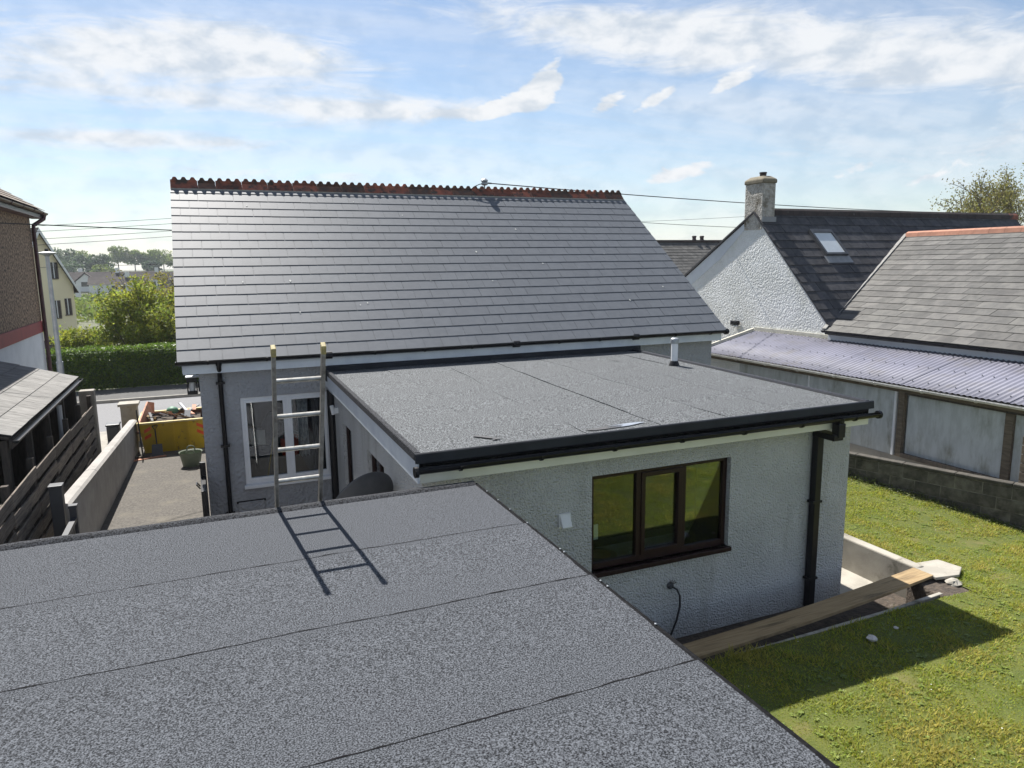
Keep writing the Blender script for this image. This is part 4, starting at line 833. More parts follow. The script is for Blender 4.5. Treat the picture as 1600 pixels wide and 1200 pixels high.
def curtain(x0, x1, z0, z1, y, mat, label, folds):
    n = folds*8; vs = []; fs = []
    for k in range(n+1):
        x = x0+(x1-x0)*k/n; yy = y+0.03*math.sin(k/8*2*math.pi); b = 0.02*math.sin(k*0.7)
        vs += [(x, yy, z0+b), (x*0.9+(x0+x1)*0.05, yy*1.0, (z0+z1)/2), (x, yy, z1)]
        if k: a, c = 3*k-3, 3*k; fs += [(a, c, c+1, a+1), (a+1, c+1, c+2, a+2)]
    o = MB().add(vs, fs).obj('curtain', mat, None, smooth=True); s = o.modifiers.new('solid', 'SOLIDIFY'); s.thickness = 0.004; tag(o, label, 'curtain', 'curtains in the white window')
curtain(1.22, 1.36, 1.95, 2.62, 13.75, LACE, 'narrow white lace curtain left of its pair in the white window', 2)
curtain(1.42, 1.62, 1.45, 2.62, 13.77, LACE, 'longer lace curtain gathered in the middle of the right pane', 3)
curtain(1.66, 1.95, 1.10, 2.62, 13.80, DARKC, 'dark grey curtain at the right edge of the white window', 4)
small('cardboard_box', MB().box((0.58, 13.84, 1.72), (0.84, 14.1, 2.0)), CARD, 'pale cardboard box behind the left pane of the white window', 'box', bevel=0.004)
small('shelf_unit', MB().box((0.50, 13.82, 0.35), (0.96, 14.2, 1.70)).box((0.52, 13.82, 1.70), (0.94, 14.2, 1.715)), DARKC, 'dark shelf unit below the cardboard box inside the white window', 'shelf', bevel=0.004)
t = empty('broom', (0.75, 13.8, 0.36), 'yellow broom handle leaning inside the left pane of the white window', 'broom')
MB().tube([(0.70, 13.815, 0.40), (1.02, 13.80, 2.08)], 0.013, 8).obj('handle', YSTICK, t); MB().box((0.60, 13.80, 0.36), (0.80, 13.86, 0.42)).obj('head', BARK, t)
t = empty('bucket', (1.28, 13.95, 1.46), 'bright red bucket standing behind the white window mullion', 'bucket')
MB().lathe((1.28, 13.95, 1.46), [(0.15, 0), (0.19, 0.34), (0.20, 0.345), (0.185, 0.33), (0.14, 0.02)], 20).obj('body', REDB, t, smooth='auto'); MB().tube([(1.28+0.2*math.cos(a), 13.95, 1.80+0.12*math.sin(a)) for a in [i*math.pi/8 for i in range(9)]], 0.006, 5).obj('handle', UPVC, t)
small('black_sack', MB().lathe((0.98, 14.0, 1.72), [(0.16, 0), (0.2, 0.15), (0.19, 0.35), (0.10, 0.50), (0.05, 0.56)], 14), CABLE, 'black bin bag behind the left pane of the white window', 'bin bag', smooth=True)
small('low_table', MB().box((1.05, 13.82, 1.42), (1.9, 14.4, 1.455)).box((1.07, 13.84, 0.36), (1.12, 13.9, 1.42)).box((1.83, 13.84, 0.36), (1.88, 13.9, 1.42)).box((1.07, 14.3, 0.36), (1.12, 14.36, 1.42)).box((1.83, 14.3, 0.36), (1.88, 14.36, 1.42)), DARKC, 'dark table under the red bucket inside the white window', 'table')

# lantern on the drive side of the house
t = empty('wall_lantern', (-0.3, 13.85, 2.75), 'black box lantern on the drive-side wall under the eave', 'lantern')
lx, ly = -0.33, 13.95
MB().box((lx-0.10, ly-0.09, 3.06), (lx+0.129, ly+0.09, 3.085)).obj('cap', GALV, t, bevel=0.005)
MB().box((lx-0.085, ly-0.08, 2.98), (lx+0.085, ly+0.08, 3.06)).obj('top', PLASTIC, t, bevel=0.005); MB().box((lx-0.085, ly-0.08, 2.76), (lx+0.085, ly+0.08, 2.82)).obj('base', PLASTIC, t, bevel=0.005)
for sx in (-1, 1):
    for sy in (-1, 1): MB().box((lx+sx*0.085, ly+sy*0.08, 2.82), (lx+sx*0.067, ly+sy*0.062, 2.98)).obj('bar', PLASTIC, t)
MB().lathe((lx, ly, 2.82), [(0.045, 0), (0.055, 0.05), (0.045, 0.15)], 14).obj('diffuser', UPVC, t, smooth='auto'); MB().box((-0.23, ly-0.05, 2.80), (-0.201, ly+0.05, 3.0)).obj('back_plate', PLASTIC, t)

# cable anchor on the ridge + overhead lines
t = empty('line_bracket', (6.81, 17.8, 6.9), 'grey insulator bracket on the ridge holding the overhead cable', 'bracket')
MB().tube([(6.81, 17.8, 6.86), (6.81, 17.8, 7.02)], 0.02, 8).obj('pin', GALV, t)
MB().lathe((6.81, 17.8, 6.97), [(0.05, 0), (0.085, 0.02), (0.085, 0.06), (0.06, 0.075), (0.09, 0.10), (0.09, 0.13), (0.05, 0.165), (0.02, 0.175)], 14).obj('insulator', GALV, t, smooth='auto')
MB().tube([(6.81, 17.8, 7.02), (6.66, 17.78, 6.99), (6.50, 17.76, 6.92), (6.42, 17.72, 6.86)], 0.012, 6).obj('tail', CABLE, t); MB().tube([(6.87, 17.8, 7.03), (7.02, 17.85, 7.03)], 0.02, 6).obj('clamp', CABLE, t)
def wire(a, b, sag, r, label, group='overhead wires'):
    a, b = Vector(a), Vector(b); pts = [a+(b-a)*t+V3(0, 0, -sag*4*t*(1-t)) for t in [i/24 for i in range(25)]]
    small('overhead_wire', MB().tube(pts, r, 6), CABLE, label, 'wire', group)
WIRES = True
wire((7.0, 17.85, 7.03), (52.0, 29.0, 7.75), 0.35, 0.014, 'thick black cable running right from the ridge bracket past the chimney')
wire((-9.0, 16.0, 6.10), (6.0, 24.5, 5.9), 0.05, 0.013, 'thickest dark cable crossing in front of the brown pebbledash wall')
for dz_, lb in ((6.76, 'topmost of the thin wires between the pebbledash house and the slate roof'), (6.57, 'second thin wire from the top left of the slate roof'), (6.31, 'third thin wire from the top left of the slate roof'), (6.11, 'lowest thin wire just above the cream gable roof')):
    wire((-17.0, 30.0, dz_-0.85), (9.0, 30.0, dz_+0.95), 0.25, 0.008, lb)
wire((-20.0, 44, 5.0), (4.0, 44, 5.35), 0.1, 0.010, 'faint wire crossing the distant trees left of the slate roof')
wire((11.0, 24.0, 6.75), (19.5, 19.9, 6.05), 0.1, 0.009, 'thin wire dropping right from behind the slate roof towards the white gable')
wire((12.0, 26.0, 6.45), (24.0, 26.0, 7.0), 0.05, 0.007, 'faint wire rising to the chimney of the white gabled house')
wire((15.55, 17.55, 6.25), (24.0, 15.5, 4.3), 0.12, 0.007, 'slack pale wire lying across the neighbour slate roof near the skylight')

# ================================================================== right-hand neighbour
def neighbour():
    nb = empty('white_house', (20, 16, 0), 'white pebbledashed house with slate roofs, chimney and skylight on the right', 'house')
    XG = 15.5; ry, rz = 17.70, 6.45; ey, ez = 14.25, 2.90; sy, sz = 22.6, 3.62
    # gable: pebbledash with smooth band along the rear slope
    MB().prism([(XG, ey+0.25, 0.0), (XG, ey+0.25, ez+0.17), (XG, ry, rz-0.09), (XG, sy, sz-0.08), (XG, sy, 0.0)], (0.3, 0, 0)).obj('gable_wall', ROUGHW, nb)
    MB().prism([(XG-0.012, ry-0.05, rz-0.16), (XG-0.012, ry+0.02, rz-0.10), (XG-0.012, sy, sz-0.09), (XG-0.012, sy, sz-0.55), (XG-0.012, 19.2, 5.05)], (0.011, 0, 0)).obj('smooth_band', SMOOTHW, nb)
    MB().prism([(27.3, ey+0.3, 0.0), (27.3, ey+0.3, ez+0.2), (27.3, ry, rz-0.1), (27.3, sy, sz-0.1), (27.3, sy, 0.0)], (-0.3, 0, 0)).obj('gable_wall', ROUGHW, nb)
    MB().wall((XG+0.301, sy, 0), (1,0,0), 11.5, 3.5, (0,1,0), 0.3).obj('far_wall', ROUGHW, nb)
    # main roof
    X0, X1 = XG-0.06, 27.4
    deck = MB().prism([(X0, ey, ez), (X0, ry, rz), (X0, sy+0.3, sz-0.17), (X0, sy+0.3, sz-0.25), (X0, ry, rz-0.05), (X0, ey, ez-0.05)], (X1-X0, 0, 0))
    roof = deck.obj('main_roof', SLATEN, nb)
    e, r = Vector((0, ey, ez)), Vector((0, ry, rz)); v = (r-e).normalized(); Lr = (r-e).length; vv = (17.0-ey)/v.y
    slates(roof, e+V3(X0-0.02, 0, 0), (1,0,0), v, [[(0,0), (0.45,0), (21.1-X0, vv), (21.1-X0, Lr-0.03), (0, Lr-0.03)], [(21.1-X0, vv), (X1-X0, vv-1.2), (X1-X0, Lr-0.03), (21.1-X0, Lr-0.03)]], 0.335, 0.36, SLATEN, 140, thick=0.008, lift=0.016, jit=0.006, gap=0.005, jw=0.12)
    x = X0+0.52
    while x < X1:
        MB().prism([(x, ry-0.16, rz-0.12), (x, ry-0.13, rz+0.03), (x, ry-0.06, rz+0.095), (x, ry+0.06, rz+0.095), (x, ry+0.13, rz+0.03), (x, ry+0.16, rz-0.12)], (0.455, 0, 0)).obj('ridge_tile', RIDGEO if x < 26.6 else TERRA, roof); x += 0.462
    # chimney
    c = MB(); c.box((XG-0.02, 17.36, 5.9), (XG+0.46, 18.14, 7.25)); ch = c.obj('chimney', CHIM, nb, bevel=0.02)
    cp = MB(); x0, x1, y0, y1 = XG-0.05, XG+0.49, 17.33, 18.17
    cp.add([(x0,y0,7.25),(x1,y0,7.25),(x1,y1,7.25),(x0,y1,7.25),(x0,y0,7.37),(x1,y0,7.37),(x1,y1,7.37),(x0,y1,7.37),(x0+.1,y0+.16,7.47),(x1-.1,y0+.16,7.47),(x1-.1,y1-.16,7.47),(x0+.1,y1-.16,7.47)],
           [(0,3,2,1),(0,1,5,4),(1,2,6,5),(2,3,7,6),(3,0,4,7),(4,5,9,8),(5,6,10,9),(6,7,11,10),(7,4,8,11),(8,9,10,11)])
    CAPM = M('chimney_cap', (0.24, 0.21, 0.15), (0.16, 0.14, 0.10), scale=6, rough=0.95, bump=0.5, bscale=30)
    cp.obj('cap', CAPM, ch, bevel=0.03); MB().lathe((XG+0.22, 17.66, 7.45), [(0.09, 0), (0.10, 0.10), (0.11, 0.11), (0.11, 0.14), (0.07, 0.14), (0.07, 0.08)], 12).obj('pot', RIDGEO, ch)
    MB().box((XG-0.03, 17.33, 6.27), (XG+0.50, 17.355, 6.12)).obj('flashing', LEAD, ch)
    # skylight
    A = Vector((17.02, 17.08, 0)); u = Vector((1,0,0)); P = lambda x, s, n: e+V3(x, 0, 0)+v*s+u.cross(v)*n
    s1, s0 = (17.10-ey)/v.y, (16.36-ey)/v.y; sk = empty('skylight', P(17.45, s0, 0)); link_parent(sk, nb)
    def bar(xa, xb, sa, sb, n0, n1, nm, m_): mb = MB(); mb.add([P(xa,sa,n0),P(xb,sa,n0),P(xb,sb,n0),P(xa,sb,n0),P(xa,sa,n1),P(xb,sa,n1),P(xb,sb,n1),P(xa,sb,n1)], [(0,3,2,1),(4,5,6,7),(0,1,5,4),(1,2,6,5),(2,3,7,6),(3,0,4,7)]); mb.obj(nm, m_, sk)
    for xa, xb, sa, sb in ((17.02, 17.09, s0, s1), (17.83, 17.90, s0, s1), (17.09, 17.83, s0, s0+0.07), (17.09, 17.83, s1-0.13, s1)): bar(xa, xb, sa, sb, 0.0, 0.11, 'frame', DISH)
    SKG = M('skylight_blind_glass', (0.62, 0.66, 0.68), (0.56, 0.6, 0.62), scale=2, rough=0.12, spec=0.6)
    bar(17.09, 17.83, s0+0.07, s1-0.13, 0.05, 0.075, 'pane', SKG); bar(16.96, 17.96, s0-0.28, s0-0.002, 0.018, 0.03, 'apron', LEAD)
    # wing with its own slate slope towards us
    we, wr = Vector((15.28, 0, 3.10)), Vector((21.1, 0, 5.72)); wv = (wr-we).normalized(); Lw = (wr-we).length; YN = 7.6
    deck = MB().prism([(15.28, YN, 3.10), (21.1, YN, 5.72), (27.0, YN, 3.10), (27.0, YN, 3.02), (21.1, YN, 5.63), (15.28, YN, 3.02)], (0, 0.001, 0))
    deck = MB(); far = lambda z: ey+(z-ez)/(rz-ez)*(ry-ey)-0.02
    deck.add([(15.28, YN, 3.10), (15.28, far(3.10)+0.12, 3.10), (21.1, far(5.72), 5.72), (21.1, YN, 5.72), (26.9, far(3.10), 3.10), (26.9, YN, 3.10),
              (15.28, YN, 3.0), (15.28, far(3.10)+0.12, 3.0), (26.9, far(3.10), 3.0), (26.9, YN, 3.0)], [(0,3,2,1), (3,5,4,2), (0,1,7,6), (4,5,9,8), (6,7,8,9), (0,6,9,5,3)])
    wroof = deck.obj('wing_roof', SLATEW, nb)
    O = Vector((15.28, 17.3, 3.10)); yv = far(3.10)+0.10
    slates(wroof, O-wv*0.03, (0,-1,0), wv, [[(17.3-yv, 0), (17.3-YN, 0), (17.3-YN, Lw), (17.3-far(5.72)+0.02, Lw)]], 0.345, 0.40, SLATEW, 160, thick=0.008, lift=0.015, jit=0.006, gap=0.005, jw=0.1)
    va, vb = Vector((15.25, yv+0.02, 3.14)), Vector((21.1, far(5.72), 5.76)); VLY = M('valley_mortar', (0.30, 0.295, 0.28), (0.2, 0.195, 0.18), scale=8, rough=0.9)
    MB().beam(va, vb, 0.10, 0.05).obj('valley', VLY, wroof)
    y = far(5.72)-0.1
    while y > YN:
        MB().prism([(20.92, y, 5.66), (20.96, y, 5.79), (21.06, y, 5.84), (21.14, y, 5.84), (21.24, y, 5.79), (21.28, y, 5.66)], (0, -0.445, 0)).obj('ridge_tile', TERRAN, wroof); y -= 0.452
    # wing eave
    part('fascia', SMOOTHW, nb, (15.40, YN, 2.60), (15.43, yv+0.02, 3.02)); part('wing_wall', ROUGHW, nb, (15.44, YN+0.1, 0), (15.7, 14.4, 3.0))
    g = gutter((15.30, YN, 3.05), (15.30, yv+0.10, 3.10), 0.06, (-1,0,0), PLASTIC, nb, brk=0.9)
    part('gable_lamp', PLASTIC, nb, (XG-0.16, 18.15, 2.98), (XG-0.013, 18.45, 3.11), bevel=0.02); part('gable_lamp_glass', GLASSL, nb, (XG-0.15, 18.18, 2.94), (XG-0.05, 18.42, 2.975))
    # cream flashing at the head of the lean-to
    part('cream_flashing', LEADW, nb, (XG-0.05, 14.2, 2.87), (XG-0.013, 17.42, 2.97))
neighbour()

# lean-to with mauve corrugated roof
def leanto():
    l = empty('lean_to', (14.5, 12, 0), 'lean-to with mauve corrugated plastic roof and stained white panels', 'lean-to')
    xa, za, xb, zb = 13.40, 2.36, 15.42, 2.86; y = 17.42; n = 9; w = 1.13
    for i in range(n):
        y1 = y-w; m_ = 88; vs = []; fs = []
        for k in range(m_+1):
            yy = y+0.03-(w+0.04)*k/m_; zc = 0.010*math.cos(2*math.pi*(yy)/0.12)+0.004*(i % 2)
            vs += [(xa, yy, za+zc), (xb, yy, zb+zc)]
            if k: fs.append((2*k-2, 2*k, 2*k+1, 2*k-1))
        o = MB().add(vs, fs).obj('roof_sheet', PVCPUR, l, smooth=True); s = o.modifiers.new('solid', 'SOLIDIFY'); s.thickness = 0.002
        nb_ = MB()
        for f_ in (0.12, 0.5, 0.88):
            for k in range(4):
                yy = round((y-0.12-k*0.29)/0.12)*0.12; nb_.lathe((xa+(xb-xa)*f_, yy, za+(zb-za)*f_+0.019), [(0.016, 0), (0.014, 0.006), (0.006, 0.014)], 6)
        nb_.obj('screw_caps', DISH, o, kind='stuff')
        y = y1
    yn = y
    for f_ in (0.1, 0.5, 0.9): part('purlin', WOODL, l, (xa+(xb-xa)*f_-0.03, yn, za+(zb-za)*f_-0.10), (xa+(xb-xa)*f_+0.03, 17.4, za+(zb-za)*f_-0.022))
    g = gutter((13.36, yn, 2.32), (13.36, 17.44, 2.345), 0.055, (-1,0,0), GREYW, l, brk=1.1)
    part('fascia', WOODL, l, (13.425, yn, 2.20), (13.45, 17.4, 2.32))
    part('verge_trim', LEADW, l, (13.40, 17.425, 2.36), (13.46, 17.46, 2.42)); b = MB().beam((13.4, 17.46, 2.40), (15.44, 17.46, 2.91), 0.06, 0.07); b.obj('verge_trim', LEADW, l)
    # panelled side
    X = 13.5
    part('base_wall', CONC, l, (13.47, yn+0.05, 0), (13.6, 17.35, 0.80)); part('rail', WOODD, l, (13.44, yn+0.05, 0.80), (13.56, 10.56, 0.885)); part('rail', WOODD, l, (13.455, yn+0.05, 2.155), (13.54, 10.56, 2.199))
    part('panel', PANEL, l, (13.485, 13.24, 0.80), (13.50, 15.75, 2.195), label='upper far grey-white panel'); part('panel', PANEL, l, (13.475, 10.80, 0.80), (13.489, 13.20, 2.195)); part('panel', PANEL, l, (13.50, 8.46, 0.89), (13.515, 10.50, 2.15))
    part('glazing_bar', UPVC, l, (13.455, 13.20, 0.80), (13.51, 13.24, 2.196)); part('glazing_bar', UPVC, l, (13.44, 10.745, 0.80), (13.51, 10.795, 2.19)); part('post', WOODL, l, (13.45, 10.57, 0.80), (13.55, 10.70, 2.196)); part('post', WOODL, l, (13.45, 8.30, 0.886), (13.55, 8.455, 2.15))
    part('panel', PANEL, l, (13.50, yn+0.06, 0.89), (13.515, 8.29, 2.15)); part('rough_pier', ROUGHW, l, (13.49, 15.76, 0), (13.8, 17.35, 2.196))
    return yn
leanto()

# weathered block wall along the lawn
def block_wall():
    t = empty('block_wall', (12.3, 8.9, 0.2), 'low weathered concrete block wall along the right of the lawn', 'wall')
    d = (WALLQ-WALLP); L_ = d.length; d.normalize(); nrm = Vector((d.y, -d.x, 0)); top = 1.10; up = Vector((0,0,1))
    if nrm.x > 0: nrm = -nrm
    MB().beam(WALLP+nrm*-0.075+up*0.50, WALLQ+nrm*-0.075+up*0.50, 0.112, 1.16).obj('mortar_core', M('dark_mortar', (0.24, 0.225, 0.195), (0.11, 0.10, 0.09), scale=4, rough=0.95), t)
    bl, bh = 0.45, 0.225; course = 0; z = top-0.075
    MBs = {}
    i = 0; s = 0
    while s < L_-0.05:                                   # coping lengths
        l = min(0.9, L_-s); c = WALLP+d*(s+l/2)-nrm*0.075+up*(top-0.035); MB().obox(c, d*(l/2-0.004), nrm*0.085, up*0.036).obj('coping', M('dark_coping', (0.085, 0.077, 0.064), (0.05, 0.046, 0.038), scale=6, rough=0.95, bump=0.7, bscale=35, bdist=0.012, c3=(0.14, 0.13, 0.11), s3=5, lo3=0.6, hi3=0.75), t, bevel=0.014); s += l
    while z > 0.05:
        z0 = z-bh; off = (course % 2)*0.5*bl; s = -off
        while s < L_:
            a, b = max(s, 0), min(s+bl, L_)
            if b-a > 0.06:
                c = WALLP+d*((a+b)/2)-nrm*0.075+up*((z+z0)/2)
                MB().obox(c+nrm*random.uniform(-0.004, 0.004), d*((b-a)/2-0.006), nrm*0.066, up*(bh/2-0.006)).obj('block', BLOCK, t, bevel=0.01, bseg=1)
            s += bl
        z = z0; course += 1
    # moss and weeds along the foot
    P = []
    for k in range(5200):
        s = random.uniform(0, L_); o_ = abs(random.gauss(0, 0.10)); p = WALLP+d*s+nrm*(o_+0.0); hgt = max(0.0, 0.13-o_*0.5)*random.random()*(0.4+1.2*max(0, noise.noise((s*0.8, 2, 2))+0.4))
        P.append((p.x, p.y, lawn_z(p.x, p.y)+hgt))
    o = leaf_cloud('wall_foot_weeds', np.array(P), 0.012, M('ivy_leaf', (0.075, 0.105, 0.02), (0.11, 0.13, 0.03), scale=3, rough=0.6, rnd=0.4, translucent=0.3), None, 'stuff'); tag(o, 'strip of moss and weeds along the foot of the block wall', 'weeds')
block_wall()
def slat_fence():
    t = empty('slat_fence', (13.1, 7.3, 0.1), 'brown timber slat fence at the right edge behind the block wall', 'fence')
    for k in range(9):
        z = 0.35+k*0.165; part('board', WOODL, t, (13.30, 5.2, z), (13.325, 8.02, z+0.15), bevel=0.004)
    for y in (8.0, 6.2): part('post', WOODD, t, (13.326, y-0.08, 0.1), (13.42, y, 1.86))
slat_fence()

# slate-roofed house far behind, between the two roofs
def far_slate_house():
    h = empty('stone_house', (23, 33, -0.5), 'distant grey slate roof seen between the house and the white gable', 'house')
    part('wall', STONE, h, (17.5, 30.3, -0.6), (27, 36, 4.2)); e, r = Vector((0, 30.0, 4.25)), Vector((0, 32.6, 6.02))
    rf = MB().prism([(17.2, 30.0, 4.25), (17.2, 32.6, 6.02), (17.2, 36.4, 4.25), (17.2, 36.4, 4.15), (17.2, 32.6, 5.9), (17.2, 30.0, 4.15)], (10.2, 0, 0)).obj('roof', SLATEW, h)
    v = (r-e).normalized(); slates(rf, e+V3(17.2,0,0), (1,0,0), v, [[(0,0),(10.2,0),(10.2,(r-e).length),(0,(r-e).length)]], 0.26, 0.30, SLATEW, 0, thick=0.008, lift=0.016, jit=0.004)
    part('ridge', RIDGEO, rf, (17.2, 32.45, 5.96), (27.4, 32.75, 6.10), bevel=0.04); part('fascia', SMOOTHW, h, (17.3, 30.03, 4.02), (27.3, 30.06, 4.15)); part('gutter', PLASTIC, h, (17.3, 29.93, 4.16), (27.3, 30.02, 4.24))
    for x in (24.5, 25.0): MB().lathe((x, 32.6, 6.08), [(0.12, 0), (0.10, 0.12), (0.13, 0.2), (0.1, 0.24)], 10).obj('chimney_pot', RIDGEO, rf)
far_slate_house()

# ================================================================== left-hand side
def pebble_house():
    h = empty('pebbledash_house', (-8, 20, 0), 'tall brown pebbledash house with a red band at the left edge', 'house')
    X, Y1, Y0 = -4.5, 25.1, 9.0
    part('upper_wall', PEBB, h, (-12, Y0, 3.50), (X, Y1, 6.55)); part('band', REDP, h, (-12.02, Y0-0.02, 3.17), (X+0.03, Y1+0.02, 3.50), bevel=0.01); part('lower_wall', SMOOTHW, h, (-12, Y0, -0.4), (X-0.005, Y1-0.005, 3.17))
    rf = MB().prism([(X+0.33, Y0-0.3, 6.66), (-8.2, Y0-0.3, 9.1), (-12.3, Y0-0.3, 6.66), (-12.3, Y0-0.3, 6.56), (-8.2, Y0-0.3, 8.98), (X+0.33, Y0-0.3, 6.56)], (0, Y1-Y0+0.65, 0)).obj('roof', FARROOF, h)
    e, r = Vector((X+0.33, 0, 6.67)), Vector((-8.2, 0, 9.11)); v = (r-e).normalized()
    OLDT = M('lichen_tile', (0.20, 0.16, 0.12), (0.12, 0.095, 0.08), scale=5, rough=0.9, rnd=0.25, bump=0.5, bscale=30, c3=(0.36, 0.32, 0.26), s3=4, lo3=0.6, hi3=0.75)
    slates(rf, e+V3(0, Y1+0.35, 0)-V3(0, 9.0, 0), (0, 1, 0), v, [[(0,0),(9.0,0),(9.0,(r-e).length),(0,(r-e).length)]], 0.30, 0.33, OLDT, 60, thick=0.012, lift=0.02, jit=0.004)
    part('soffit', MAROON, h, (X+0.001, Y0, 6.45), (X+0.30, Y1+0.3, 6.49)); part('fascia', PLASTIC, h, (X+0.28, Y0, 6.491), (X+0.305, Y1+0.33, 6.64))
    gutter((X+0.36, Y0, 6.60), (X+0.36, Y1+0.36, 6.62), 0.06, (1,0,0), MAROON, h, brk=1.2)
    MB().tube([(X+0.36, Y1+0.1, 6.55), (X+0.34, Y1+0.1, 6.45), (X+0.10, Y1-0.1, 6.25), (X+0.09, Y1-0.12, 6.1), (X+0.09, Y1-0.12, 0.0)], 0.055, 10).obj('downpipe', MAROON, h, smooth='auto')
pebble_house()

def shed():
    s = empty('lean_to_shed', (-3.8, 16.5, 0), 'open-sided shed with large grey roof tiles behind the slatted fence', 'shed')
    xe, ze, xr, zr, y0, y1 = -2.95, 2.45, -4.48, 2.93, 13.0, 19.6
    dk = MB().add([(xe,y0,ze),(xe,y1,ze),(xr,y1,zr),(xr,y0,zr),(xe,y0,ze-.05),(xe,y1,ze-.05),(xr,y1,zr-.05),(xr,y0,zr-.05)], [(0,1,2,3),(7,6,5,4),(0,4,5,1),(1,5,6,2),(2,6,7,3),(3,7,4,0)]).obj('roof', WOODD, s)
    v = Vector((xr-xe, 0, zr-ze)); L_ = v.length; v.normalize()
    slates(dk, Vector((xe+0.04, y0, ze)), (0,1,0), v, [[(0,0),(y1-y0,0),(y1-y0,L_),(0,L_)]], 0.40, 0.55, ASB, 300, thick=0.010, lift=0.014, jit=0.003, gap=0.012)
    part('fascia', WOODD, s, (xe+0.0, y0, ze-0.19), (xe+0.03, y1, ze-0.055)); gutter((xe+0.09, y0, ze-0.06), (xe+0.09, y1, ze-0.03), 0.045, (1,0,0), PLASTIC, s, brk=1.0)
    for y in (13.1, 14.7, 16.3, 17.9, 19.5): part('post', WOODD, s, (xe-0.14, y-0.05, -0.02), (xe-0.04, y+0.05, ze-0.06))
    part('back_wall', WOODD, s, (xr, y0, -0.02), (xr+0.04, y1, zr-0.07)); part('end_wall', WOODD, s, (xr+0.05, y1-0.05, -0.02), (xe-0.15, y1, ze-0.2))
    MB().tube([(xe-0.02, 17.2, 1.3), (xe-0.02, 17.25, 2.2)], 0.05, 8).obj('pale_prop', SMOOTHW, s)
shed()
def fence():
    f = empty('board_fence', (-2.8, 15.5, 0), 'weathered hit-and-miss board fence in front of the shed', 'fence')
    posts = [10.2, 11.85, 13.5, 15.15, 16.8, 18.45, 20.1]
    for y in posts: part('post', WOODD, f, (-2.86, y-0.05, -0.02), (-2.77, y+0.05, 1.98 if y < 20 else 1.92))
    for i in range(6):
        a, b = posts[i], posts[i+1]; dz = -0.03*i
        for k in range(6):
            z = 0.22+k*0.285+dz+random.uniform(-0.02, 0.02); front = True; x = -2.765
            mb = MB(); h_ = 0.20+random.uniform(-0.015, 0.015); t0 = random.uniform(-0.015, 0.015)
            mb.add([(x, a+0.01, z+t0), (x+0.028, a+0.01, z+t0), (x+0.028, b-0.012, z-t0), (x, b-0.012, z-t0), (x, a+0.01, z+h_+t0), (x+0.028, a+0.01, z+h_+t0), (x+0.028, b-0.012, z+h_-t0), (x, b-0.012, z+h_-t0)], [(0,3,2,1),(4,5,6,7),(0,1,5,4),(1,2,6,5),(2,3,7,6),(3,0,4,7)])
            mb.obj('board', WOODF, f, bevel=0.006, bseg=1)
            if k < 5:
                z2 = z+0.14; mb = MB().box((-2.895, a+0.01, z2), (-2.867, b-0.012, z2+0.20)); mb.obj('rear_board', WOODF, f)
fence()
small('concrete_gatepost', MB().box((-3.05, 20.25, -0.1), (-2.72, 20.55, 2.02)), CONC, 'grey concrete post at the far end of the board fence', 'post', bevel=0.02)

def boundary_wall():
    ys = np.linspace(12.9, 23.3, 27); vs = []; fs = []
    for y in ys:
        t = (y-13.7)/(23.3-13.7); zt = 1.28-0.64*t; x = -2.34+0.12*t; b = DZ(y)-0.2; w = 0.10
        pr = [(x-w, b), (x-w, zt-0.08), (x-w-0.02, zt-0.06), (x-w*0.8, zt-0.015), (x, zt), (x+w*0.8, zt-0.015), (x+w+0.02, zt-0.06), (x+w, zt-0.08), (x+w, b)]
        vs += [(a, y, c) for a, c in pr]
    m_ = 9
    for i in range(len(ys)-1):
        for j in range(m_-1): fs.append((i*m_+j, i*m_+j+1, (i+1)*m_+j+1, (i+1)*m_+j))
    fs += [tuple(range(m_)), tuple((len(ys)-1)*m_+j for j in range(m_))[::-1]]
    tag(MB().add(vs, fs).obj('boundary_wall', WALLR, smooth='auto'), 'rendered low wall with rounded top sloping down along the drive', 'wall')
boundary_wall()
p = MB().box((-2.66, 24.7, -0.45), (-2.20, 25.15, 0.80)); po = empty('gate_pillar', (-2.4, 24.9, -0.4), 'pale rendered gate pillar with flat cap by the road', 'pillar'); p.obj('shaft', CONCL, po, bevel=0.01); MB().box((-2.72, 24.64, 0.80), (-2.14, 25.21, 0.88)).obj('cap', CONCL, po, bevel=0.012)
small('dark_bin', MB().box((-2.95, 23.6, -0.1), (-2.62, 24.0, 0.42)).box((-2.97, 23.58, 0.42), (-2.60, 24.02, 0.48)), ANTH, 'small grey bin behind the boundary wall near the pillar', 'bin', bevel=0.02)
# anthracite post and open gate
t = empty('gate_post', (-2.36, 13.1, 0), 'dark grey square gate post with a flat cap near the garage', 'post'); MB().box((-2.44, 12.62, 0.0), (-2.27, 12.79, 1.66)).obj('shaft', ANTH, t, bevel=0.006); MB().box((-2.455, 12.605, 1.66), (-2.255, 12.805, 1.70)).obj('cap', ANTH, t, bevel=0.008)
t = empty('metal_gate', (-2.1, 12.3, 0), 'low dark grey metal gate standing open beside the boundary wall', 'gate')
MB().box((-2.20, 12.60, 0.05), (-2.10, 12.70, 1.32)).obj('stile', ANTH, t, bevel=0.005); MB().box((-2.21, 12.59, 1.32), (-2.09, 12.71, 1.36)).obj('cap', ANTH, t); MB().box((-2.19, 11.5, 1.10), (-2.11, 12.595, 1.16)).obj('rail', ANTH, t); MB().box((-2.19, 11.5, 0.15), (-2.11, 12.595, 0.21)).obj('rail', ANTH, t); MB().box((-2.19, 11.42, 0.05), (-2.11, 11.495, 1.16)).obj('stile', ANTH, t)
for k in range(7): MB().box((-2.165, 11.56+k*0.145, 0.215), (-2.135, 11.66+k*0.145, 1.095)).obj('slat', ANTH, t)
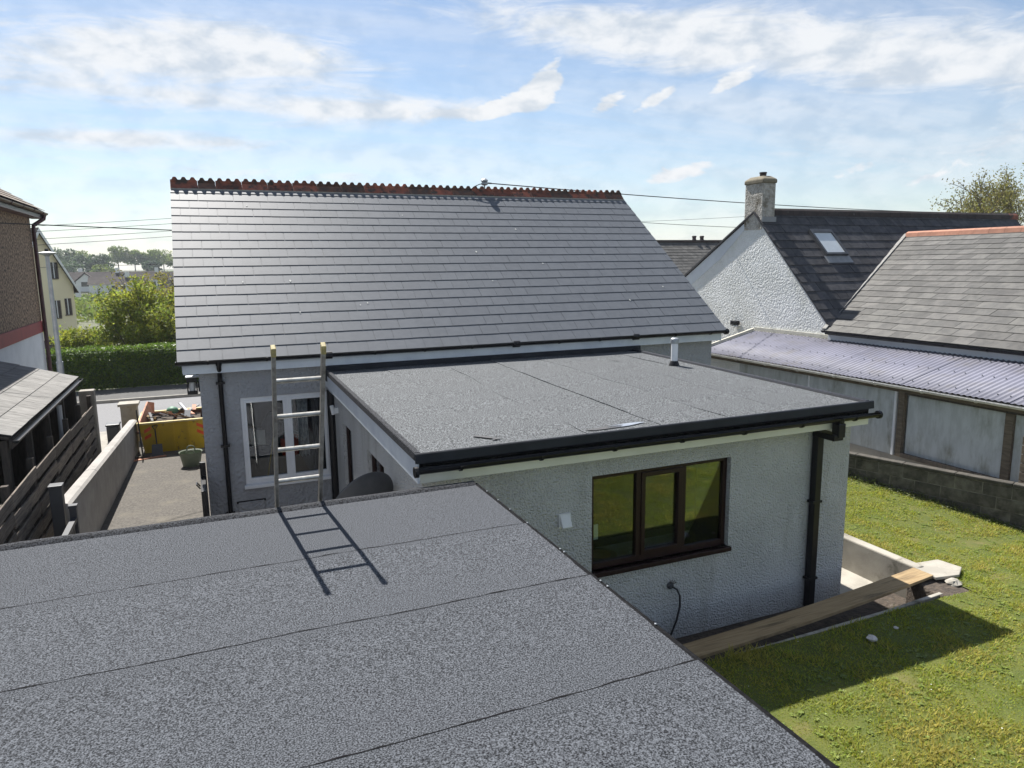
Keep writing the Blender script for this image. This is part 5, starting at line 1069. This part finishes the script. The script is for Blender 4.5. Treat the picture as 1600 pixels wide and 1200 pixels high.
# black side gate against the house
t = empty('side_gate', (-0.27, 13.3, 0), 'black side gate seen edge-on against the house corner', 'gate'); MB().box((-0.30, 12.5, 0.08), (-0.225, 13.46, 1.36)).obj('leaf', PLASTIC, t, bevel=0.005); MB().box((-0.31, 13.40, 0.02), (-0.215, 13.48, 1.62)).obj('post', PLASTIC, t, bevel=0.005); MB().tube([(-0.31, 12.6, 1.38), (-0.36, 12.6, 1.45), (-0.36, 12.75, 1.45), (-0.31, 12.75, 1.38)], 0.012, 6).obj('handle', PLASTIC, t)

# skip with rubbish, tools
def skip():
    x0, x1, y0, y1, zb, zt = -2.02, -0.26, 22.55, 24.35, -0.30, 0.62
    s = empty('skip', (-1.1, 23.4, zb), 'scratched yellow waste skip at the end of the drive', 'skip')
    i = 0.10; th = 0.05
    mb = MB()
    def shell(o, zb_, zt_): return [(x0+i+o, y0+0.14+o, zb_), (x1-i-o, y0+0.14+o, zb_), (x1-i-o, y1-0.14-o, zb_), (x0+i+o, y1-0.14-o, zb_), (x0+o, y0+o, zt_), (x1-o, y0+o, zt_), (x1-o, y1-o, zt_), (x0+o, y1-o, zt_)]
    A, B = shell(0, zb, zt), shell(th, zb+0.05, zt)
    mb.add(A, [(0,3,2,1),(0,1,5,4),(1,2,6,5),(2,3,7,6),(3,0,4,7)]); mb.obj('body', SKIPY, s)
    MB().add(B, [(0,1,2,3),(4,5,1,0),(5,6,2,1),(6,7,3,2),(7,4,0,3)]).obj('inside', RUST, s)
    for a, b in (((x0-.04,y0-.05,zt-.02),(x1+.04,y0+.06,zt+.03)), ((x0-.04,y1-.06,zt-.02),(x1+.04,y1+.05,zt+.03)), ((x0-.04,y0+.061,zt-.02),(x0+.06,y1-.061,zt+.03)), ((x1-.06,y0+.061,zt-.02),(x1+.04,y1-.061,zt+.03))): MB().box(a, b).obj('rim', SKIPR, s, bevel=0.01)
    for x in (-1.55, -1.15, -0.75): MB().add([(x-.03,y0+.012,zt-.06),(x+.03,y0+.012,zt-.06),(x+.03,y0+.14,zb+.08),(x-.03,y0+.14,zb+.08),(x-.03,y0-.02,zt-.06),(x+.03,y0-.02,zt-.06),(x+.03,y0+.10,zb+.08),(x-.03,y0+.10,zb+.08)], [(0,3,2,1),(4,5,6,7),(0,1,5,4),(1,2,6,5),(2,3,7,6),(3,0,4,7)]).obj('rib', SKIPY, s)
    f = lambda x, z: (x, y0+0.14*(zt-z)/(zt-zb)-0.006, z)
    for xc in (-1.80, -0.42):
        for z0, z1 in ((0.36, 0.50), (0.16, 0.30)):
            k = 1 if xc < -1 else -1; pts_ = [f(xc-0.09, z0+0.02-0.05*k), f(xc+0.09, z0+0.02+0.05*k), f(xc+0.09, z1-0.02+0.05*k), f(xc-0.09, z1-0.02-0.05*k)]; MB().prism(pts_, (0, -0.004, 0)).obj('reflective_stripe', ORANGE, s)
    for yy in (22.95, 23.95): MB().tube([(x0+0.01, yy, 0.30), (x0-0.09, yy, 0.30)], 0.045, 10).obj('lifting_lug', RUST, s)
    part('white_stripe', UPVC, s, (-0.315, y0-0.012, 0.30), (-0.275, y0+0.03, 0.56))
skip()
small('salmon_sheet', MB().add([(-2.02,22.6,0.655),(-1.86,23.95,1.02),(-1.70,24.05,0.96),(-1.72,24.05,0.60),(-1.97,22.62,0.40),(-1.98,22.6,0.655),(-1.82,23.95,1.02),(-1.66,24.05,0.96),(-1.68,24.05,0.60),(-1.93,22.62,0.40)], [(4,3,2,1,0),(5,6,7,8,9),(0,1,6,5),(1,2,7,6),(2,3,8,7),(3,4,9,8),(4,0,5,9)]), SALMON, 'faded salmon board standing along the left side of the skip', 'board')
RUB = [('slate_offcut', SLATE, 'broken grey slate'), ('timber_offcut', WOODP, 'short pale timber offcut'), ('black_strip', CABLE, 'black roofing felt strip'), ('white_strip', UPVC, 'white plastic trim offcut'), ('pink_board', SALMON, 'pinkish board offcut')]
WHERE = ['at the left end of the skip load', 'left of centre in the skip load', 'in the middle of the skip load', 'right of centre in the skip load', 'at the right end of the skip load', 'against the far rim of the skip']
k = 0
for i in range(30):
    nm, m_, lb = RUB[(i+i//5) % 5]; wq = i // 5; x = -1.80+0.245*wq+random.uniform(-0.1, 0.1) if wq < 5 else random.uniform(-1.5, -0.5); y = random.uniform(22.8, 23.9) if wq < 5 else 24.1
    a, b = random.uniform(0, 3.14), random.uniform(-0.5, 0.5); l, w_ = (random.uniform(0.12, 0.22), random.uniform(0.05, 0.1)) if nm == 'slate_offcut' else (random.uniform(0.16, 0.42), random.uniform(0.03, 0.06))
    d = Vector((math.cos(a)*math.cos(b), math.sin(a)*math.cos(b)*0.7, math.sin(b))).normalized(); r_ = d.cross(Vector((0.1, 0.2, 1))).normalized(); u_ = r_.cross(d)
    small(nm, MB().obox((min(max(x, -1.72), -0.5), y, 0.58+random.uniform(-0.05, 0.14)), d*l, r_*w_, u_*0.012), m_, lb+' '+WHERE[wq], 'rubble', nm.replace('_', ' ')+' in the skip, '+WHERE[wq])
small('rubble_heap', MB().add([(-1.88,22.68,0.46),(-0.40,22.68,0.44),(-0.40,24.2,0.5),(-1.88,24.2,0.5),(-1.4,23.2,0.60),(-0.8,23.3,0.57),(-1.2,23.8,0.62)], [(0,1,5,4),(1,2,5),(5,2,6),(2,3,6),(3,0,4),(3,4,6),(4,5,6)]), SOIL, 'heap of dark rubble filling the yellow skip', 'rubble')
small('green_sack', MB().lathe((-1.18, 24.0, 0.60), [(0.14, 0), (0.19, 0.06), (0.15, 0.15), (0.05, 0.20)], 10), GREENB, 'green plastic sack at the back of the skip', 'sack', smooth=True)
t = empty('brush', (-1.98, 22.1, -0.28), 'long-handled brush leaning on the skip by the boundary wall', 'broom'); MB().tube([(-2.02, 22.46, 1.05), (-1.93, 22.06, -0.22)], 0.02, 8).obj('handle', CABLE, t); MB().box((-2.12, 22.0, -0.27), (-1.74, 22.1, -0.20)).obj('head', BARK, t)
t = empty('shovel', (-1.60, 22.2, -0.29), 'steel shovel with black shaft leaning against the yellow skip', 'shovel')
MB().tube([(-1.60, 22.49, 0.42), (-1.57, 22.24, 0.02)], 0.018, 8).obj('shaft', CABLE, t); MB().tube([(-1.67, 22.50, 0.55), (-1.60, 22.49, 0.42), (-1.53, 22.50, 0.55), (-1.67, 22.50, 0.55)], 0.016, 6).obj('handle', CABLE, t)
MB().add([(-1.70,22.27,0.06),(-1.44,22.27,0.06),(-1.42,22.15,-0.27),(-1.72,22.15,-0.27),(-1.70,22.24,0.06),(-1.44,22.24,0.06),(-1.42,22.12,-0.27),(-1.72,22.12,-0.27)], [(0,1,2,3),(7,6,5,4),(0,4,5,1),(1,5,6,2),(2,6,7,3),(3,7,4,0)]).obj('blade', DISH, t)
small('orange_batten', MB().beam((-2.17, 21.75, -0.24), (-1.35, 22.02, -0.25), 0.13, 0.05), SALMON, 'rusty orange board lying on the drive before the skip', 'board')
t = empty('garden_trug', (-0.66, 20.4, -0.2), 'grey-green rubber trug standing on the drive by the house', 'bucket')
MB().lathe((-0.66, 20.4, -0.195), [(0.21, 0), (0.285, 0.38), (0.30, 0.39), (0.27, 0.37), (0.20, 0.02)], 22).obj('body', TRUG, t, smooth='auto')
for s_ in (-1, 1): MB().tube([(-0.66+0.10*math.cos(a), 20.4+s_*0.28, 0.19+0.09*math.sin(a)) for a in [i*math.pi/8 for i in range(9)]], 0.018, 6).obj('handle', TRUG, t)
# ================================================================== beyond the road
def hedge():
    h = empty('hedge', (-10, 36.7, -0.3), 'clipped dense green hedge along the far side of the road', 'hedge')
    n = 70000; x0, x1, y0, y1, z0, z1 = -24, 10, 36.05, 37.6, -0.30, 1.48
    P = []
    nf = int(n*0.62); x = RN.uniform(x0, x1, nf); z = RN.uniform(z0, z1, nf); d = RN.exponential(0.06, nf); bul = 0.09*np.sin(x*1.7)+0.07*np.sin(x*4.1+z*3); P.append(np.stack([x, y0+d+bul*0.8, z], 1))
    nt_ = n-nf; x = RN.uniform(x0, x1, nt_); y = RN.uniform(y0, y1, nt_); P.append(np.stack([x, y, z1-RN.exponential(0.05, nt_)+0.03*np.sin(x*2.3)+RN.normal(0, 0.03, nt_)], 1))
    leaf_cloud('foliage', np.concatenate(P), 0.040, HEDGE, h, up=0.5, elong=1.3)
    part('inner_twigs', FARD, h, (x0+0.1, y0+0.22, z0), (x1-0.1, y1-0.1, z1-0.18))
hedge()
def shrub(loc, H, R_, n, label, seed, mat, group, size=0.085, name='shrub', stems=9, cl=26):
    random.seed(seed); t = empty(name, loc, label, 'shrub', group); loc = Vector(loc); mb = MB(); tips = []
    for k in range(stems):
        a = 2*math.pi*k/stems+random.uniform(-.3, .3); branches(mb, loc+V3(math.cos(a)*.2, math.sin(a)*.2, 0), (math.cos(a)*0.55, math.sin(a)*0.55, 1.0), H*0.36, 0.055, 3, tips, 0.6, 0.3, 0.010)
    mb.obj('stems', BARK, t)
    C = []
    for k in range(cl):
        a = random.uniform(0, 6.28); r = R_*math.sqrt(random.random())*0.85; hh = H*(0.22+0.66*random.random())*(1-0.35*(r/R_)**2); s = random.uniform(0.28, 0.62)
        C.append((loc.x+math.cos(a)*r, loc.y+math.sin(a)*r*0.8, loc.z+hh, s*1.2, s*1.2, s*0.8))
    P = clump_points(C, int(n*0.72)); T = np.array([tuple(q) for q in tips]); Q = T[RN.integers(0, len(T), n-len(P))]+RN.normal(0, 0.16, (n-len(P), 3))
    leaf_cloud('leaves', np.concatenate([P, Q]), size, mat, t, up=0.3)
shrub((-2.9, 42.0, -0.55), 5.0, 2.2, 24000, 'large loose yellow-green shrub behind the hedge beside the slate roof', 3, SHRUB, 'shrubs behind the hedge', size=0.058, cl=44)
shrub((-6.1, 43.6, -0.55), 2.7, 1.5, 6000, 'lower olive shrub by the cream house', 5, SHRUB, 'shrubs behind the hedge', size=0.055, cl=24)
shrub((-2.2, 47.0, -0.55), 6.2, 1.5, 7000, 'taller yellowish sapling behind the big shrub', 8, SHRUBY, 'shrubs behind the hedge', size=0.055, stems=5, cl=24)
shrub((-0.6, 44.5, -0.55), 4.4, 1.7, 7000, 'mixed green shrub partly hidden by the slate roof edge', 12, SHRUB, 'shrubs behind the hedge', size=0.055, cl=24)

def lamp_post():
    t = empty('street_lamp', (-5.75, 34.6, -0.31), 'grey street lamp post with a flat disc lantern', 'street lamp')
    MB().tube([(-5.75, 34.6, -0.31), (-5.75, 34.6, 1.2), (-5.75, 34.6, 1.21), (-5.75, 34.6, 5.52)], [0.13, 0.13, 0.10, 0.075], 14).obj('post', GALV, t, smooth='auto')
    MB().lathe((-5.75, 34.6, 5.50), [(0.08, 0), (0.14, 0.05), (0.36, 0.12), (0.37, 0.15), (0.12, 0.19), (0.09, 0.20)], 20).obj('lantern', GALV, t, smooth='auto'); MB().lathe((-5.75, 34.6, 5.70), [(0.07, 0), (0.07, 0.09), (0.05, 0.11)], 10).obj('sensor', PLASTIC, t)
lamp_post()

def cream_house():
    h = empty('cream_house', (-9.5, 60, -0.6), 'cream gabled house with white bargeboards beyond the hedge', 'house')
    ax, az_, ex, ez = -9.55, 7.62, 2.08, 3.55; y0, y1 = 55, 66
    wl = MB()
    wl.prism([(ax-ex+0.25, y0, -0.9), (ax+ex-0.25, y0, -0.9), (ax+ex-0.25, y0, ez+0.35), (ax, y0, az_-0.2), (ax-ex+0.25, y0, ez+0.35)], (0, y1-y0, 0)).obj('wall', CREAM, h)
    for s in (-1, 1):
        MB().prism([(ax, y0-0.3, az_), (ax+s*ex, y0-0.3, ez), (ax+s*ex, y0-0.3, ez-0.14), (ax, y0-0.3, az_-0.16)], (0, y1-y0+0.6, 0)).obj('roof', FARROOF, h)
        MB().prism([(ax, y0-0.34, az_-0.03), (ax+s*(ex+0.02), y0-0.34, ez-0.05), (ax+s*(ex+0.02), y0-0.34, ez-0.30), (ax, y0-0.34, az_-0.33)], (0, 0.036, 0)).obj('bargeboard', UPVC, h)
        part('box_end', UPVC, h, (ax+s*(ex-0.30), y0-0.35, ez-0.42), (ax+s*(ex+0.05), y0-0.30, ez-0.14))
    part('plinth', STONE, h, (ax-ex+0.22, y0-0.03, -0.9), (ax+ex-0.22, y0-0.001, 0.42))
    for a, b, c, d in ((-9.02, -8.62, 4.40, 5.42), (-9.05, -8.70, 1.83, 2.96), (-8.36, -8.02, 2.0, 3.06), (-10.5, -10.1, 1.9, 3.0)):
        w = part('window', DARKGL, h, (a, y0-0.02, c), (b, y0-0.005, d)); part('frame', STONE, w, (a-0.05, y0-0.06, c-0.07), (b+0.05, y0-0.021, c)); part('glazing_bar', UPVC, w, ((a+b)/2-0.025, y0-0.05, c), ((a+b)/2+0.025, y0-0.021, d)); part('frame', STONE, w, (b, y0-0.06, c), (b+0.06, y0-0.021, d))
    h.matrix_basis = Matrix.Translation(V3(-9.55, 55, 0)) @ Matrix.Rotation(rad(34), 4, 'Z') @ Matrix.Translation(V3(9.55, -55, 0)) @ h.matrix_basis
cream_house()

def far_house(x, y, w, d, hw, hr, label, gable=True, wallm=FARWALL):
    z = HGT(x, y)+1.3; part('garden_mound', TERRAIN, None, (x-w, y-d-3, z-4), (x+w, y+d, z-0.02), kind='structure'); h = empty('far_house', (x, y, z), label, 'house', 'white houses in the valley')
    part('wall', wallm, h, (x-w/2, y-d/2, z), (x+w/2, y+d/2, z+hw))
    MB().prism([(x-w/2-.3, y-d/2-.3, z+hw), (x-w/2-.3, y, z+hw+hr), (x-w/2-.3, y+d/2+.3, z+hw)], (w+.6, 0, 0)).obj('roof', FARROOF, h)
    if gable:
        gx = x-w*0.28; MB().prism([(gx-2.2, y-d/2-1.2, z), (gx+2.2, y-d/2-1.2, z), (gx+2.2, y-d/2-1.2, z+hw), (gx, y-d/2-1.2, z+hw+hr*0.8), (gx-2.2, y-d/2-1.2, z+hw)], (0, 1.19, 0)).obj('gable_bay', wallm, h)
        MB().prism([(gx-2.6, y-d/2-1.5, z+hw-.2), (gx, y-d/2-1.5, z+hw+hr*.85), (gx+2.6, y-d/2-1.5, z+hw-.2), (gx+2.6, y-d/2-1.5, z+hw), (gx, y-d/2-1.5, z+hw+hr*.85+.3), (gx-2.6, y-d/2-1.5, z+hw)], (0, 3, 0)).obj('bay_roof', FARROOF, h)
        part('window', DARKGL, h, (gx-1.0, y-d/2-1.24, z+hw*0.5), (gx+1.0, y-d/2-1.205, z+hw*0.95))
    for k in range(2): part('window', DARKGL, h, (x+w*(0.08+0.22*k), y-d/2-0.05, z+hw*0.45), (x+w*(0.22+0.22*k), y-d/2-0.004, z+hw*0.85))
    part('chimney', wallm, h, (x+w*0.42, y-0.5, z+hw+hr*0.6), (x+w*0.42+0.9, y+0.5, z+hw+hr+1.0))
far_house(-25.6, 222, 9.5, 7, 2.6, 2.4, 'white far house with a gabled bay, left of the pair in the valley')
far_house(-16.2, 224, 9.5, 7, 2.6, 2.4, 'white far house with a gabled bay, right of the pair in the valley')
far_house(-20.5, 196, 8, 6, 2.2, 1.8, 'low white far house in front of the valley pair', False)
far_house(-35.5, 230, 10, 7, 2.6, 2.4, 'white far house just beside the cream gable roof')
far_house(-7.0, 235, 12, 7, 2.4, 2.4, 'brownish far terrace roof in the valley by the slate roof', False, STONE)
far_house(3.5, 232, 12, 7, 2.4, 2.4, 'far brown terrace ending at the slate roof edge', False, STONE)
def far_tree(x, y, H, R_, label, mat, trunk=0.3, n=2200, seed=1):
    random.seed(seed); z = HGT(x, y)-0.3; t = empty('far_tree', (x, y, z), label, 'tree', 'trees on the far hill'); mb = MB()
    mb.tube([(x, y, z), (x+random.uniform(-.4,.4), y, z+H*0.35), (x, y, z+H*0.7)], [trunk, trunk*0.8, trunk*0.3], 6)
    for k in range(5): a = random.uniform(0, 6.28); mb.tube([(x, y, z+H*(0.35+0.05*k)), (x+math.cos(a)*R_*0.6, y+math.sin(a)*R_*0.6, z+H*(0.6+0.05*k))], [trunk*0.4, 0.06], 5)
    mb.obj('trunk', BARK, t); C = []
    for k in range(18): a = random.uniform(0, 6.28); r = R_*math.sqrt(random.random())*0.8; s = R_*random.uniform(0.22, 0.42); lo_ = 0.22 if mat is FARD else 0.42; C.append((x+math.cos(a)*r, y+math.sin(a)*r, z+H*random.uniform(lo_, 0.92)*(1-0.12*(r/R_)), s*1.2, s*1.2, s*0.85))
    leaf_cloud('crown', clump_points(C, n), 0.33, mat, t)
FT = [(-68, 405, 13.0, 6.5, 'rounded pale far tree beside the cream gable', FART), (-60, 398, 13.5, 5.5, 'dark far tree with a pointed conifer top', FARD), (-53, 402, 12.0, 6.0, 'pale far tree left of the dark clump', FART),
      (-47, 360, 10.5, 6.0, 'dark evergreen far tree in the middle of the hill', FARD), (-41, 362, 10.0, 5.5, 'second dark evergreen far tree, right of the other', FARD), (-56, 350, 7.5, 6.5, 'low dark far tree above the white houses', FARD), (-49, 335, 7.0, 6.0, 'lower dark far tree just above the white houses', FARD),
      (-38, 408, 14.0, 5.5, 'tall airy far tree left on the skyline', FART), (-31, 410, 12.0, 5.0, 'airy far tree second from left on the skyline', FART), (-25, 412, 12.5, 5.5, 'airy far tree third from left on the skyline', FART), (-18, 410, 11.5, 6.5, 'broad far tree leaning right on the skyline', FART),
      (-9, 415, 7.0, 5.0, 'low far tree dwindling to the right on the skyline', FART), (-1, 418, 6.0, 5.0, 'lowest far tree at the slate roof edge', FART), (-36, 330, 6.5, 5.0, 'pale bushy far tree right of the dark clump', FART), (-22, 380, 6.5, 4.0, 'small dark far tree in the green field', FARD), (-80, 400, 12, 7, 'far tree hidden behind the cream house', FART), (-14, 300, 4.5, 3.0, 'small far tree at the field corner', FARD)]
for i, a in enumerate(FT): far_tree(*a, seed=40+i)
# scrub between the shrubs and the valley houses
P = []
for k in range(9000):
    x, y = random.uniform(-34, 8), random.uniform(90, 190); P.append((x, y, HGT(x, y)+random.random()**1.5*(1.6+1.2*noise.noise((x*0.15, y*0.05, 1)))))
tag(leaf_cloud('valley_scrub', np.array(P), 0.28, FART, None, 'stuff'), 'mass of garden scrub in front of the valley houses', 'scrub')

# spring oak behind the white house
def oak():
    random.seed(23); x, y = 50.5, 32.0; t = empty('oak_tree', (x, y, -0.6), 'sparse spring oak with olive leaves behind the white house roof', 'tree'); mb = MB(); tips = []
    pts = [V3(x, y, -0.6), V3(x-0.2, y, 2.2), V3(x-0.1, y, 4.6)]; mb.tube(pts, [0.55, 0.45, 0.38], 10)
    for k in range(8):
        a = 2*math.pi*k/8+random.uniform(-.3, .3); branches(mb, pts[-1]-V3(0,0,0.5+0.14*k), (math.cos(a), math.sin(a), 0.55+0.12*(k % 3)), 2.6, 0.20, 4, tips, 0.75, 0.10, 0.018)
    mb.obj('branches', BARK, t); T = np.array([tuple(q) for q in tips]); T = T[T[:, 2] > 4.5]; n = 15000
    Q = T[RN.integers(0, len(T), n)]+RN.normal(0, 0.26, (n, 3)); leaf_cloud('crown', Q, 0.055, OAK, t)
oak()

# thin spring haze over the valley
hz = MB().box((-1450, -1450, -4.5), (1450, 1450, 19.0)).obj('haze', HEDGE, None, kind='stuff'); hm = bpy.data.materials.new('haze_air'); hm.use_nodes = True; hn = hm.node_tree; hn.nodes.clear()
ho = hn.nodes.new('ShaderNodeOutputMaterial'); hv = hn.nodes.new('ShaderNodeVolumePrincipled'); hv.inputs['Density'].default_value = 0.00028; hv.inputs['Color'].default_value = (0.86, 0.92, 1.0, 1); hv.inputs['Anisotropy'].default_value = 0.2
hn.links.new(hv.outputs[0], ho.inputs['Volume']); hz.data.materials.clear(); hz.data.materials.append(hm); tag(hz, 'thin pale haze over the distant valley', 'haze')
